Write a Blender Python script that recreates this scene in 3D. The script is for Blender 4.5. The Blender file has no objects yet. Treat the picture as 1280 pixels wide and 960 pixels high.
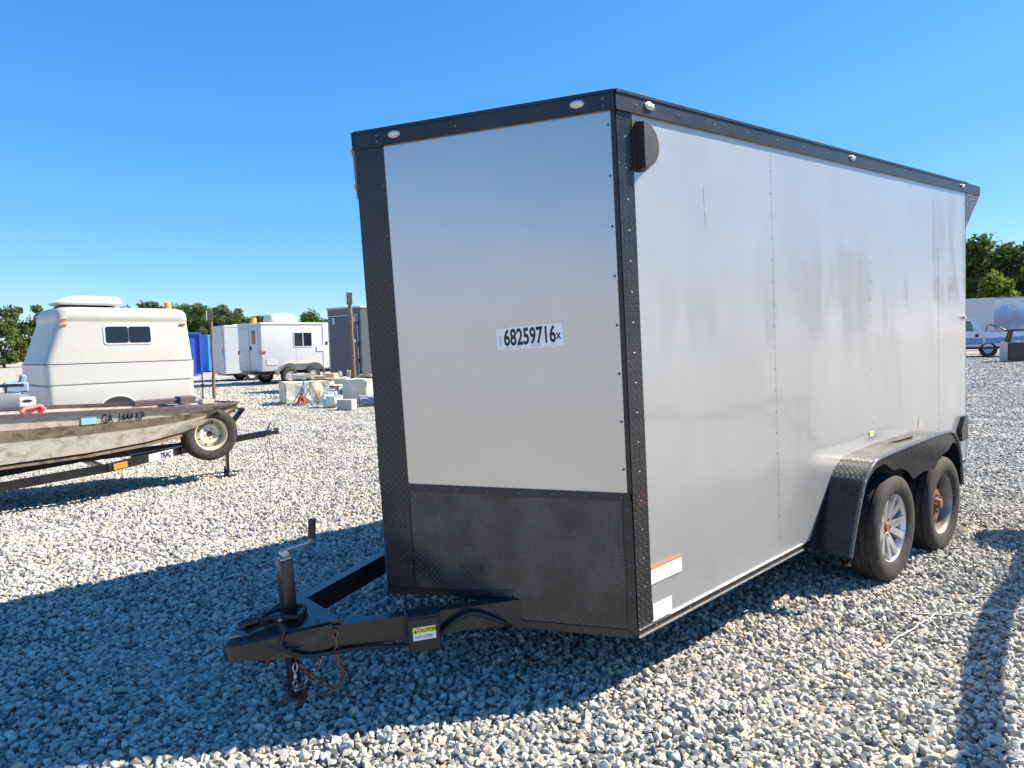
import bpy, bmesh, math, random
import numpy as np
from mathutils import Vector, Matrix
R = math.radians
random.seed(7)
scene = bpy.context.scene
col = scene.collection

# ------------------------------------------------------------------ camera
F_PX, PITCH, ROLL, CAM_H = 872.12, R(-3.3853), R(1.4639), 1.5384
cam_fw = Vector((0, math.cos(PITCH), math.sin(PITCH)))
cam_r0 = Vector((1, 0, 0)); cam_u0 = cam_r0.cross(cam_fw)
cam_r = cam_r0 * math.cos(ROLL) - cam_u0 * math.sin(ROLL)
cam_u = cam_r0 * math.sin(ROLL) + cam_u0 * math.cos(ROLL)
cd = bpy.data.cameras.new('camera'); cam = bpy.data.objects.new('camera', cd); col.objects.link(cam)
cd.sensor_width = 36; cd.lens = F_PX / 1280 * 36; cd.clip_start = 0.05; cd.clip_end = 6000
m = Matrix((cam_r, cam_u, -cam_fw)).transposed().to_4x4(); m.translation = (0, 0, CAM_H)
cam.matrix_world = m
scene.camera = cam

# ------------------------------------------------------------------ sky, sun, exposure
TO_SUN_AZ = R(10)       # angle from +X towards +Y
SUN_EL = R(44)
w = bpy.data.worlds.new('World'); scene.world = w; w.use_nodes = True
nt = w.node_tree; nt.nodes.clear()
sky = nt.nodes.new('ShaderNodeTexSky'); sky.sky_type = 'NISHITA'; sky.sun_disc = False
sky.sun_elevation = SUN_EL; sky.sun_rotation = math.pi / 2 - TO_SUN_AZ
sky.air_density = 1.0; sky.dust_density = 0.0; sky.ozone_density = 6.0; sky.altitude = 3000
# one even tone curve per channel over the whole dome: the clear azure of the photograph
sep = nt.nodes.new('ShaderNodeSeparateColor'); cmb = nt.nodes.new('ShaderNodeCombineColor'); nt.links.new(sky.outputs[0], sep.inputs[0])
for k_, (gain, gam) in enumerate(((0.84, 1.24), (0.775, 0.67), (0.99, 0.42))):
    p1_ = nt.nodes.new('ShaderNodeMath'); p1_.operation = 'MULTIPLY'; p1_.inputs[1].default_value = 0.2
    p2_ = nt.nodes.new('ShaderNodeMath'); p2_.operation = 'POWER'; p2_.inputs[1].default_value = gam
    p3_ = nt.nodes.new('ShaderNodeMath'); p3_.operation = 'MULTIPLY'; p3_.inputs[1].default_value = gain / 0.2
    nt.links.new(sep.outputs[k_], p1_.inputs[0]); nt.links.new(p1_.outputs[0], p2_.inputs[0]); nt.links.new(p2_.outputs[0], p3_.inputs[0]); nt.links.new(p3_.outputs[0], cmb.inputs[k_])
bg = nt.nodes.new('ShaderNodeBackground'); bg.inputs[1].default_value = 0.103
wo = nt.nodes.new('ShaderNodeOutputWorld')
nt.links.new(cmb.outputs[0], bg.inputs[0]); nt.links.new(bg.outputs[0], wo.inputs[0])
sd = bpy.data.lights.new('sun', 'SUN'); sd.energy = 5.0; sd.angle = R(0.53); sd.color = (1.0, 0.92, 0.79)
sun = bpy.data.objects.new('sun', sd); col.objects.link(sun)
to_sun = Vector((math.cos(TO_SUN_AZ) * math.cos(SUN_EL), math.sin(TO_SUN_AZ) * math.cos(SUN_EL), math.sin(SUN_EL)))
sun.rotation_euler = (-to_sun).to_track_quat('-Z', 'Y').to_euler(); sun.location = to_sun * 60
vs = scene.view_settings
vs.view_transform = 'Standard'; vs.look = 'None'; vs.gamma = 1.0; vs.exposure = 1.13; vs.use_curve_mapping = False
scene.cycles.max_bounces = 6; scene.cycles.diffuse_bounces = 3; scene.cycles.glossy_bounces = 3
scene.cycles.transparent_max_bounces = 8

# ------------------------------------------------------------------ helpers
def smooth01(t):
    t = max(0.0, min(1.0, t)); return t * t * (3 - 2 * t)
def terrain(x, y):                       # the yard climbs gently to the right, far behind the trailer
    return 0.25 * smooth01((x - 0.05 * y - 6) / 16)
def ray(px, py):
    return cam_fw + cam_r * ((px - 640) / F_PX) - cam_u * ((py - 480) / F_PX)
def at(px, py, Y):                       # world point seen at a pixel, at depth Y
    d = ray(px, py); return Vector((0, 0, CAM_H)) + d * (Y / d.y)

def on_ground(px, py, z=0.0):
    d = ray(px, py); return Vector((0, 0, CAM_H)) + d * ((z - CAM_H) / d.z)
def tag(o, label, cat, group=None, kind=None):
    o['label'] = label; o['category'] = cat
    if group: o['group'] = group
    if kind: o['kind'] = kind
    return o
def empty(name, loc=(0, 0, 0), rot=(0, 0, 0)):
    o = bpy.data.objects.new(name, None); o.empty_display_size = 0.2
    o.location = loc; o.rotation_euler = rot; col.objects.link(o); return o
def copy_tree(o, parent=None):
    c = o.copy(); col.objects.link(c); c.parent = parent
    for ch in list(o.children): copy_tree(ch, c)
    return c

class MB:
    def __init__(self):
        self.v = []; self.f = []; self.mi = []; self.uv = []
    def face(self, pts, mi=0, uv=None):
        i = len(self.v); self.v += [tuple(q) for q in pts]
        self.f.append(tuple(range(i, i + len(pts)))); self.mi.append(mi); self.uv.append(uv); return self
    def mesh(self, vs, fs, mi=0, uvs=None):
        i = len(self.v); self.v += [tuple(q) for q in vs]
        for k, f in enumerate(fs):
            self.f.append(tuple(i + j for j in f)); self.mi.append(mi); self.uv.append(uvs[k] if uvs else None)
        return self
    def box(self, c, s, rot=None, mi=0, bev=0.0, seg=1):
        bm = bmesh.new(); bmesh.ops.create_cube(bm, size=1.0)
        for v in bm.verts: v.co = Vector((v.co.x * s[0], v.co.y * s[1], v.co.z * s[2]))
        if bev > 0: bmesh.ops.bevel(bm, geom=list(bm.edges), offset=min(bev, 0.49 * min(s)), segments=seg, profile=0.5, affect='EDGES')
        M = rot.to_4x4() if rot is not None else Matrix.Identity(4)
        M = Matrix.Translation(Vector(c)) @ M
        bm.verts.index_update()
        self.mesh([M @ v.co for v in bm.verts], [[v.index for v in f.verts] for f in bm.faces], mi); bm.free(); return self
    def prism(self, prof, fn0, fn1, mi=0, cap=True):
        n = len(prof); a = [fn0(*q) for q in prof]; b = [fn1(*q) for q in prof]
        fs = [(k, (k + 1) % n, n + (k + 1) % n, n + k) for k in range(n)]
        if cap: fs += [tuple(reversed(range(n))), tuple(range(n, 2 * n))]
        return self.mesh(a + b, fs, mi)
    def slab(self, pts, off, mi=0):      # 3D polygon thickened by an offset vector
        off = Vector(off); a = [Vector(q) for q in pts]; n = len(a); b = [q + off for q in a]
        fs = [(k, (k + 1) % n, n + (k + 1) % n, n + k) for k in range(n)] + [tuple(reversed(range(n))), tuple(range(n, 2 * n))]
        return self.mesh(a + b, fs, mi)
    def tube(self, path, r, n=10, mi=0, cap=True):
        P = [Vector(q) for q in path]; rs = r if isinstance(r, (list, tuple)) else [r] * len(P)
        vs = []; up = None
        for k, q in enumerate(P):
            t = (P[min(k + 1, len(P) - 1)] - P[max(k - 1, 0)]).normalized()
            if up is None or abs(up.dot(t)) > 0.95:
                up = Vector((0, 0, 1)) if abs(t.z) < 0.9 else Vector((1, 0, 0))
            a = t.cross(up).normalized(); b = a.cross(t).normalized(); up = b
            for j in range(n):
                th = 2 * math.pi * j / n; vs.append(q + (a * math.cos(th) + b * math.sin(th)) * rs[k])
        fs = []
        for k in range(len(P) - 1):
            for j in range(n):
                fs.append((k * n + j, k * n + (j + 1) % n, (k + 1) * n + (j + 1) % n, (k + 1) * n + j))
        if cap: fs += [tuple(reversed(range(n))), tuple(range((len(P) - 1) * n, len(P) * n))]
        return self.mesh(vs, fs, mi)
    def bar(self, a, b, wd, ht, mi=0, up=(0, 0, 1)):      # square bar between two points
        a = Vector(a); b = Vector(b); t = (b - a).normalized(); s = t.cross(Vector(up)).normalized(); u = s.cross(t).normalized()
        vs = [q + s * (sx * wd / 2) + u * (sz * ht / 2) for q in (a, b) for sx, sz in ((-1, -1), (1, -1), (1, 1), (-1, 1))]
        return self.mesh(vs, [(0, 1, 5, 4), (1, 2, 6, 5), (2, 3, 7, 6), (3, 0, 4, 7), (3, 2, 1, 0), (4, 5, 6, 7)], mi)
    def lathe(self, prof, c=(0, 0, 0), n=32, mi=0, closed=False, axis='y'):
        # prof: (radius, along axis)
        vs = []; uv = []; P = list(prof); m_ = len(P); arc = [0]
        for k in range(1, m_): arc.append(arc[-1] + math.hypot(P[k][0] - P[k - 1][0], P[k][1] - P[k - 1][1]))
        for j in range(n):
            th = 2 * math.pi * j / n
            for (r, y) in P:
                x_, z_ = r * math.cos(th), r * math.sin(th)
                q = (x_, y, z_) if axis == 'y' else ((y, x_, z_) if axis == 'x' else (x_, z_, y))
                vs.append((c[0] + q[0], c[1] + q[1], c[2] + q[2]))
        fs = []; uvs = []; rr = max(q[0] for q in P); kk = m_ if closed else m_ - 1
        for j in range(n):
            j2 = (j + 1) % n
            for k in range(kk):
                k2 = (k + 1) % m_
                fs.append((j * m_ + k, j * m_ + k2, j2 * m_ + k2, j2 * m_ + k))
                u0 = 2 * math.pi * rr * j / n; u1 = 2 * math.pi * rr * (j + 1) / n; a0 = arc[k]; a1 = arc[k2]
                uvs.append([(u0, a0), (u0, a1), (u1, a1), (u1, a0)])
        return self.mesh(vs, fs, mi, uvs)
    def build(self, name, mats, parent=None, smooth=None, recalc=True):
        me = bpy.data.meshes.new(name)
        me.from_pydata([tuple(q) for q in self.v], [], self.f)
        if not isinstance(mats, (list, tuple)): mats = [mats]
        for mt in mats: me.materials.append(mt)
        me.polygons.foreach_set('material_index', self.mi)
        ul = me.uv_layers.new(name='uv')
        for p_, uv in zip(me.polygons, self.uv):
            if uv is None:
                n_ = p_.normal
                t_ = Vector((0, 0, 1)).cross(n_)
                if t_.length < 0.2: t_ = Vector((1, 0, 0)); b_ = Vector((0, 1, 0))
                else: t_.normalize(); b_ = n_.cross(t_)
                for li in p_.loop_indices:
                    co = me.vertices[me.loops[li].vertex_index].co
                    ul.data[li].uv = (co.dot(t_), co.dot(b_))
            else:
                for li, q in zip(p_.loop_indices, uv): ul.data[li].uv = q
        if recalc or smooth is not None:
            bm = bmesh.new(); bm.from_mesh(me)
            bmesh.ops.remove_doubles(bm, verts=bm.verts, dist=1e-5)
            if recalc: bmesh.ops.recalc_face_normals(bm, faces=bm.faces)
            if smooth is not None:
                ca = R(smooth)
                for f in bm.faces: f.smooth = True
                for e in bm.edges:
                    if len(e.link_faces) == 2: e.smooth = e.calc_face_angle(0) < ca
            bm.to_mesh(me); bm.free()
        o = bpy.data.objects.new(name, me); col.objects.link(o)
        if parent is not None: o.parent = parent
        return o

def catmull(pts, n=8):
    P = [Vector(q) for q in pts]; out = []
    for i in range(len(P) - 1):
        p0, p1, p2, p3 = P[max(i - 1, 0)], P[i], P[i + 1], P[min(i + 2, len(P) - 1)]
        for j in range(n):
            t = j / n; out.append(0.5 * ((2 * p1) + (p2 - p0) * t + (2 * p0 - 5 * p1 + 4 * p2 - p3) * t * t + (-p0 + 3 * p1 - 3 * p2 + p3) * t ** 3))
    return out + [P[-1]]
def rotm(axis, deg): return Matrix.Rotation(R(deg), 3, axis)

# ------------------------------------------------------------------ materials
def nodes(mat):
    mat.use_nodes = True; t = mat.node_tree; t.nodes.clear()
    b = t.nodes.new('ShaderNodeBsdfPrincipled'); o = t.nodes.new('ShaderNodeOutputMaterial'); t.links.new(b.outputs[0], o.inputs[0])
    return t, b
def noise(t, scale, detail=4, rough=0.55, coord='Object', vec_scale=None, dist=0.0):
    tc = t.nodes.new('ShaderNodeTexCoord'); n = t.nodes.new('ShaderNodeTexNoise')
    n.inputs['Scale'].default_value = scale; n.inputs['Detail'].default_value = detail; n.inputs['Roughness'].default_value = rough
    n.inputs['Distortion'].default_value = dist
    src = tc.outputs[coord]
    if vec_scale:
        mp = t.nodes.new('ShaderNodeMapping'); mp.inputs['Scale'].default_value = vec_scale; t.links.new(src, mp.inputs[0]); src = mp.outputs[0]
    t.links.new(src, n.inputs['Vector']); return n
def ramp(t, fac, stops):
    r = t.nodes.new('ShaderNodeValToRGB'); e = r.color_ramp.elements
    while len(e) < len(stops): e.new(0.5)
    for k, (p_, c) in enumerate(stops):
        e[k].position = p_; e[k].color = tuple(c) + (1,) if len(c) == 3 else c
    t.links.new(fac, r.inputs[0]); return r
def math_n(t, op, a, b=None, c=None):
    n = t.nodes.new('ShaderNodeMath'); n.operation = op
    for k, q in enumerate((a, b, c)):
        if q is None: continue
        if isinstance(q, (int, float)): n.inputs[k].default_value = q
        else: t.links.new(q, n.inputs[k])
    return n.outputs[0]
def bump(t, b, height, strength=0.3, dist=0.01):
    n = t.nodes.new('ShaderNodeBump'); n.inputs['Strength'].default_value = strength; n.inputs['Distance'].default_value = dist
    t.links.new(height, n.inputs['Height']); t.links.new(n.outputs[0], b.inputs['Normal']); return n
def mixc(t, fac, a, b, mode='MIX'):
    n = t.nodes.new('ShaderNodeMix'); n.data_type = 'RGBA'; n.blend_type = mode
    if isinstance(fac, (int, float)): n.inputs[0].default_value = fac
    else: t.links.new(fac, n.inputs[0])
    for k, q in ((6, a), (7, b)):
        if isinstance(q, (tuple, list)): n.inputs[k].default_value = tuple(q) + (1,) if len(q) == 3 else q
        else: t.links.new(q, n.inputs[k])
    return n.outputs[2]
def mat(name, c, rough=0.5, metal=0.0, var=0.12, vscale=6, bumps=0.0, bscale=60, rvar=0.1, dirt=None, dscale=2.5, coat=0.0, spec=None):
    ma = bpy.data.materials.new(name); t, b = nodes(ma)
    n = noise(t, vscale, 6, 0.6)
    lo = tuple(q * (1 - var) for q in c); hi = tuple(min(1, q * (1 + var)) for q in c)
    rc = ramp(t, n.outputs[0], [(0.25, lo), (0.75, hi)]); out = rc.outputs[0]
    if dirt:
        n2 = noise(t, dscale, 8, 0.7); m2 = ramp(t, n2.outputs[0], [(0.45, (0, 0, 0)), (0.72, (1, 1, 1))])
        out = mixc(t, math_n(t, 'MULTIPLY', m2.outputs[0], dirt[1]), out, dirt[0])
    t.links.new(out, b.inputs['Base Color'])
    b.inputs['Metallic'].default_value = metal
    n3 = noise(t, vscale * 2.3, 5); r3 = math_n(t, 'MULTIPLY_ADD', n3.outputs[0], rvar * 2, rough - rvar)
    t.links.new(r3, b.inputs['Roughness'])
    if coat: b.inputs['Coat Weight'].default_value = coat; b.inputs['Coat Roughness'].default_value = 0.12
    if spec is not None: b.inputs['Specular IOR Level'].default_value = spec
    if bumps: bump(t, b, noise(t, bscale, 5).outputs[0], bumps, 0.01)
    return ma
M = {}
M['black_paint'] = mat('black_paint', (0.012, 0.013, 0.015), 0.34, 0, 0.2, 8, dirt=((0.07, 0.066, 0.06), 0.3), coat=0.2)
M['black_trim'] = mat('black_trim', (0.010, 0.011, 0.014), 0.33, 0, 0.2, 9, dirt=((0.08, 0.08, 0.075), 0.25))
M['black_plastic'] = mat('black_plastic', (0.016, 0.016, 0.017), 0.5, 0, 0.2, 10, bumps=0.05)
M['steel'] = mat('steel', (0.42, 0.42, 0.42), 0.35, 0.9, 0.15, 20)
M['alloy'] = mat('alloy', (0.68, 0.68, 0.68), 0.30, 0.7, 0.1, 14, dirt=((0.22, 0.17, 0.12), 0.5), dscale=9)
M['rust'] = mat('rust', (0.20, 0.085, 0.045), 0.85, 0.1, 0.45, 24, bumps=0.3, dirt=((0.36, 0.25, 0.19), 0.7), dscale=14)
M['white_sticker'] = mat('white_sticker', (0.80, 0.80, 0.80), 0.4, 0, 0.04)
M['ink'] = mat('ink', (0.01, 0.01, 0.012), 0.5, 0, 0.05)
M['grey_ink'] = mat('grey_ink', (0.42, 0.42, 0.44), 0.6, 0, 0.05)
M['blue_ink'] = mat('blue_ink', (0.45, 0.52, 0.62), 0.6, 0, 0.15, 60)
M['orange_ink'] = mat('orange_ink', (0.75, 0.20, 0.06), 0.5, 0, 0.06)
M['yellow'] = mat('yellow', (0.80, 0.72, 0.03), 0.5, 0, 0.06)
M['rubber_plain'] = mat('rubber_plain', (0.022, 0.021, 0.020), 0.8, 0, 0.25, 18, dirt=((0.10, 0.085, 0.065), 0.5))
M['glass_dark'] = mat('glass_dark', (0.012, 0.016, 0.020), 0.06, 0, 0.1, 4, rvar=0.02, spec=0.4)
M['glass_green'] = mat('glass_green', (0.10, 0.20, 0.17), 0.08, 0, 0.4, 3, rvar=0.02, spec=0.6)
M['lens_orange'] = mat('lens_orange', (0.75, 0.22, 0.02), 0.3, 0, 0.1)
M['lens_red'] = mat('lens_red', (0.35, 0.03, 0.05), 0.3, 0, 0.1)
M['orange_plastic'] = mat('orange_plastic', (0.80, 0.30, 0.012), 0.55, 0, 0.12)
M['red_plastic'] = mat('red_plastic', (0.75, 0.06, 0.05), 0.45, 0, 0.1)
M['gelcoat'] = mat('gelcoat', (0.46, 0.445, 0.40), 0.4, 0, 0.05, 3, dirt=((0.44, 0.41, 0.33), 0.55), dscale=1.3)
M['gelcoat_low'] = mat('gelcoat_low', (0.50, 0.49, 0.455), 0.36, 0, 0.03, 3, dirt=((0.52, 0.50, 0.44), 0.3), dscale=1.5)
M['white_alu'] = mat('white_alu', (0.52, 0.53, 0.54), 0.35, 0, 0.03, 4, dirt=((0.55, 0.52, 0.46), 0.2))
M['plastic_white'] = mat('plastic_white', (0.64, 0.64, 0.62), 0.45, 0, 0.04, dirt=((0.55, 0.5, 0.42), 0.2))
M['grey_alu'] = mat('grey_alu', (0.085, 0.092, 0.10), 0.4, 0.1, 0.1, 6)
M['tan_metal'] = mat('tan_metal', (0.45, 0.41, 0.34), 0.5, 0.2, 0.1)
M['blue_dark'] = mat('blue_dark', (0.018, 0.075, 0.42), 0.5, 0, 0.12, 3)
M['blue_bright'] = mat('blue_bright', (0.02, 0.23, 0.70), 0.5, 0, 0.12, 3)
M['blue_grey'] = mat('blue_grey', (0.22, 0.30, 0.40), 0.6, 0, 0.1)
M['wood_post'] = mat('wood_post', (0.20, 0.125, 0.085), 0.85, 0, 0.4, 14, bumps=0.4)
M['cardboard'] = mat('cardboard', (0.58, 0.40, 0.22), 0.8, 0, 0.1)
M['concrete'] = mat('concrete', (0.60, 0.58, 0.46), 0.9, 0, 0.14, 7, bumps=0.4, bscale=30, dirt=((0.42, 0.39, 0.30), 0.6))
M['concrete_white'] = mat('concrete_white', (0.72, 0.72, 0.66), 0.9, 0, 0.1, 7, bumps=0.4, bscale=30, dirt=((0.45, 0.46, 0.42), 0.5))
M['concrete_grey'] = mat('concrete_grey', (0.44, 0.40, 0.35), 0.9, 0, 0.14, 9, bumps=0.4, bscale=30)
M['concrete_dark'] = mat('concrete_dark', (0.24, 0.26, 0.29), 0.9, 0, 0.2, 9, bumps=0.4, bscale=30)
M['rock_tan'] = mat('rock_tan', (0.48, 0.42, 0.28), 0.9, 0, 0.3, 6, bumps=0.6, bscale=14)
M['cream_rim'] = mat('cream_rim', (0.66, 0.62, 0.46), 0.5, 0, 0.1, 9, dirt=((0.30, 0.22, 0.13), 0.5), dscale=7)
M['plum_metal'] = mat('plum_metal', (0.10, 0.075, 0.08), 0.6, 0.1, 0.3, 12)
M['pickup_paint'] = mat('pickup_paint', (0.56, 0.60, 0.66), 0.3, 0, 0.04, 3)
M['pickup_stripe'] = mat('pickup_stripe', (0.14, 0.24, 0.46), 0.35, 0, 0.25, 3)
M['bark'] = mat('bark', (0.095, 0.070, 0.050), 0.9, 0, 0.3, 9, bumps=0.5)
M['cord_white'] = mat('cord_white', (0.72, 0.69, 0.62), 0.8, 0, 0.1)
M['black_gloss'] = mat('black_gloss', (0.010, 0.011, 0.014), 0.28, 0, 0.2, 8, dirt=((0.04, 0.038, 0.036), 0.3))
M['steel_dirty'] = mat('steel_dirty', (0.30, 0.29, 0.28), 0.5, 0.6, 0.2, 12, dirt=((0.10, 0.075, 0.055), 0.7), dscale=8)
M['rivet'] = mat('rivet', (0.14, 0.14, 0.145), 0.4, 0.3, 0.2)
M['dark_in'] = mat('dark_in', (0.02, 0.02, 0.02), 0.8)

# silver sheet metal skin: slightly metallic, softly buckled
def silver():
    ma = bpy.data.materials.new('silver_skin'); t, b = nodes(ma)
    n = noise(t, 1.2, 4); rc = ramp(t, n.outputs[0], [(0.3, (0.375, 0.376, 0.372)), (0.7, (0.415, 0.416, 0.412))])
    st = noise(t, 1.6, 5, 0.6, 'Object', (2.5, 2.5, 0.5)); sm = ramp(t, st.outputs[0], [(0.5, (0, 0, 0)), (0.85, (1, 1, 1))])
    c = mixc(t, math_n(t, 'MULTIPLY', sm.outputs[0], 0.12), rc.outputs[0], (0.27, 0.26, 0.24))
    sf = noise(t, 2.2, 9, 0.72, 'Object', (1.0, 1.0, 3.2)); sfm = ramp(t, sf.outputs[0], [(0.64, (0, 0, 0)), (0.74, (1, 1, 1))])      # pale scuffs
    c = mixc(t, math_n(t, 'MULTIPLY', sfm.outputs[0], 0.35), c, (0.56, 0.55, 0.53))
    dd = noise(t, 60, 4, 0.7); ddm = ramp(t, dd.outputs[0], [(0.70, (0, 0, 0)), (0.78, (1, 1, 1))])                                   # specks of dirt
    c = mixc(t, math_n(t, 'MULTIPLY', ddm.outputs[0], 0.3), c, (0.16, 0.15, 0.13))
    t.links.new(c, b.inputs['Base Color'])
    b.inputs['Metallic'].default_value = 0.42; b.inputs['Coat Weight'].default_value = 0.75
    t.links.new(math_n(t, 'MULTIPLY_ADD', sf.outputs[0], 0.16, 0.02), b.inputs['Coat Roughness'])
    rr = math_n(t, 'MULTIPLY_ADD', noise(t, 5, 6).outputs[0], 0.14, 0.26); t.links.new(rr, b.inputs['Roughness'])
    w1 = noise(t, 1.5, 2, 0.4, 'Object', (1.3, 1.3, 0.6)); w2 = noise(t, 4.5, 2, 0.4, 'Object', (1.0, 1.0, 0.45))
    hh = math_n(t, 'ADD', w1.outputs[0], math_n(t, 'MULTIPLY', w2.outputs[0], 0.035))
    bn_ = bump(t, b, hh, 0.42, 0.05); t.links.new(bn_.outputs[0], b.inputs['Coat Normal'])
    return ma
M['silver'] = silver()
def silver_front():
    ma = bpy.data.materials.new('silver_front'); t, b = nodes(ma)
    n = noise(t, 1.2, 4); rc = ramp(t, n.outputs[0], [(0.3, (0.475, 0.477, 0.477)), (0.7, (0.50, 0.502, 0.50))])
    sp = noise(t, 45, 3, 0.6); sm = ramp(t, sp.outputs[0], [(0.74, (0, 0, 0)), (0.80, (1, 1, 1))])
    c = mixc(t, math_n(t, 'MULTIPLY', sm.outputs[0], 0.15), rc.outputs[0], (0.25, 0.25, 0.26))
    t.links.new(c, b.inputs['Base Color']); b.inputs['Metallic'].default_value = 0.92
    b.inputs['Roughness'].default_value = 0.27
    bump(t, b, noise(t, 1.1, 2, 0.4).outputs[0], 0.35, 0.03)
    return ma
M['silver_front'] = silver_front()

def treadplate(name, base, rough, pitch, strength, dirt, wear_glint=0.26):
    ma = bpy.data.materials.new(name); t, b = nodes(ma)
    uv = t.nodes.new('ShaderNodeUVMap'); uv.uv_map = 'uv'
    sp = t.nodes.new('ShaderNodeSeparateXYZ'); t.links.new(uv.outputs[0], sp.inputs[0])
    s = 1.0 / pitch
    u = math_n(t, 'MULTIPLY', math_n(t, 'ADD', sp.outputs[0], sp.outputs[1]), s)
    v = math_n(t, 'MULTIPLY', math_n(t, 'SUBTRACT', sp.outputs[0], sp.outputs[1]), s)
    par = math_n(t, 'MODULO', math_n(t, 'ABSOLUTE', math_n(t, 'ADD', math_n(t, 'FLOOR', u), math_n(t, 'FLOOR', v))), 2.0)
    fu = math_n(t, 'SUBTRACT', math_n(t, 'FRACT', u), 0.5); fv = math_n(t, 'SUBTRACT', math_n(t, 'FRACT', v), 0.5)
    ip = math_n(t, 'SUBTRACT', 1.0, par)
    a = math_n(t, 'ADD', math_n(t, 'MULTIPLY', fu, par), math_n(t, 'MULTIPLY', fv, ip))
    c = math_n(t, 'ADD', math_n(t, 'MULTIPLY', fv, par), math_n(t, 'MULTIPLY', fu, ip))
    d = math_n(t, 'SQRT', math_n(t, 'ADD', math_n(t, 'POWER', math_n(t, 'MULTIPLY', math_n(t, 'ABSOLUTE', a), 2.1), 2.0), math_n(t, 'POWER', math_n(t, 'MULTIPLY', math_n(t, 'ABSOLUTE', c), 6.5), 2.0)))
    h = ramp(t, d, [(0.55, (1, 1, 1)), (1.0, (0, 0, 0))])
    n = noise(t, 5, 7, 0.65); dm = ramp(t, n.outputs[0], [(0.38, (0, 0, 0)), (0.75, (1, 1, 1))])
    col_ = mixc(t, math_n(t, 'MULTIPLY', dm.outputs[0], dirt[1]), base, dirt[0])
    # worn paint on the raised bars, with bright glints painted into the colour
    col_ = mixc(t, math_n(t, 'MULTIPLY', h.outputs[0], wear_glint), col_, (0.30, 0.29, 0.28))
    t.links.new(col_, b.inputs['Base Color'])
    t.links.new(math_n(t, 'MULTIPLY_ADD', n.outputs[0], 0.25, rough - 0.12), b.inputs['Roughness'])
    bump(t, b, h.outputs[0], strength, 0.006)
    return ma
M['tread_black'] = treadplate('tread_black', (0.012, 0.013, 0.016), 0.24, 0.032, 0.9, ((0.045, 0.042, 0.038), 0.4), 0.10)
M['tread_guard'] = treadplate('tread_guard', (0.028, 0.026, 0.024), 0.20, 0.028, 0.8, ((0.12, 0.106, 0.088), 0.65))
M['tread_dusty'] = treadplate('tread_dusty', (0.05, 0.047, 0.042), 0.48, 0.030, 0.8, ((0.30, 0.265, 0.215), 0.75))
M['tread_bright'] = treadplate('tread_bright', (0.10, 0.105, 0.11), 0.25, 0.018, 1.0, ((0.07, 0.068, 0.06), 0.5), 0.5)

def rubber():
    ma = bpy.data.materials.new('tyre_rubber'); t, b = nodes(ma)
    n = noise(t, 16, 7, 0.65); dm = ramp(t, n.outputs[0], [(0.3, (0.018, 0.017, 0.016)), (0.75, (0.070, 0.057, 0.043))])
    b.inputs['Roughness'].default_value = 0.82
    uv = t.nodes.new('ShaderNodeUVMap'); uv.uv_map = 'uv'
    sp = t.nodes.new('ShaderNodeSeparateXYZ'); t.links.new(uv.outputs[0], sp.inputs[0])
    # sipes across the tread, read from the running length round the tyre
    s1 = math_n(t, 'FRACT', math_n(t, 'MULTIPLY', math_n(t, 'ADD', sp.outputs[0], math_n(t, 'MULTIPLY', sp.outputs[1], 0.5)), 48.0))
    s2 = math_n(t, 'GREATER_THAN', s1, 0.35)
    on = math_n(t, 'MULTIPLY', math_n(t, 'GREATER_THAN', sp.outputs[1], 0.128), math_n(t, 'LESS_THAN', sp.outputs[1], 0.335))
    hh = math_n(t, 'ADD', math_n(t, 'MULTIPLY', s2, on), math_n(t, 'MULTIPLY', noise(t, 120, 3).outputs[0], 0.25))
    fac = math_n(t, 'MULTIPLY', math_n(t, 'SUBTRACT', 1.0, s2), on)
    t.links.new(mixc(t, math_n(t, 'MULTIPLY', fac, 0.75), dm.outputs[0], (0.006, 0.006, 0.006)), b.inputs['Base Color'])
    bump(t, b, hh, 0.9, 0.006)
    return ma
M['rubber'] = rubber()

def stone_mat():
    ma = bpy.data.materials.new('crushed_stone'); t, b = nodes(ma)
    oi = t.nodes.new('ShaderNodeObjectInfo')
    c = ramp(t, oi.outputs['Random'], [(0.0, (0.15, 0.155, 0.165)), (0.10, (0.25, 0.26, 0.27)), (0.28, (0.42, 0.425, 0.425)), (0.50, (0.54, 0.525, 0.495)), (0.72, (0.61, 0.585, 0.535)), (0.88, (0.68, 0.66, 0.615)), (0.94, (0.55, 0.45, 0.32)), (0.975, (0.72, 0.71, 0.68))])
    n = noise(t, 1.6, 5, 0.65); f = ramp(t, n.outputs[0], [(0.30, (0.72, 0.74, 0.76)), (0.70, (1.12, 1.11, 1.08))])
    cc = mixc(t, 1.0, c.outputs[0], f.outputs[0], 'MULTIPLY')
    ln = t.nodes.new('ShaderNodeTexNoise'); ln.inputs['Scale'].default_value = 0.9; ln.inputs['Detail'].default_value = 5; t.links.new(oi.outputs['Location'], ln.inputs['Vector'])
    lr = ramp(t, ln.outputs[0], [(0.3, (0.93, 0.94, 0.95)), (0.7, (1.08, 1.05, 0.99))]); cc = mixc(t, 1.0, cc, lr.outputs[0], 'MULTIPLY')
    cc = mixc(t, 1.0, cc, (1.03, 1.0, 0.945), 'MULTIPLY')
    v = noise(t, 4.5, 3, 0.6); fl = ramp(t, v.outputs[0], [(0.62, (0, 0, 0)), (0.72, (1, 1, 1))])
    cc = mixc(t, math_n(t, 'MULTIPLY', fl.outputs[0], 0.35), cc, (0.20, 0.205, 0.215))
    t.links.new(cc, b.inputs['Base Color']); b.inputs['Roughness'].default_value = 0.85; b.inputs['Specular IOR Level'].default_value = 0.3
    bump(t, b, noise(t, 7, 4).outputs[0], 0.35, 0.2)
    return ma
M['stone'] = stone_mat()
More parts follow.
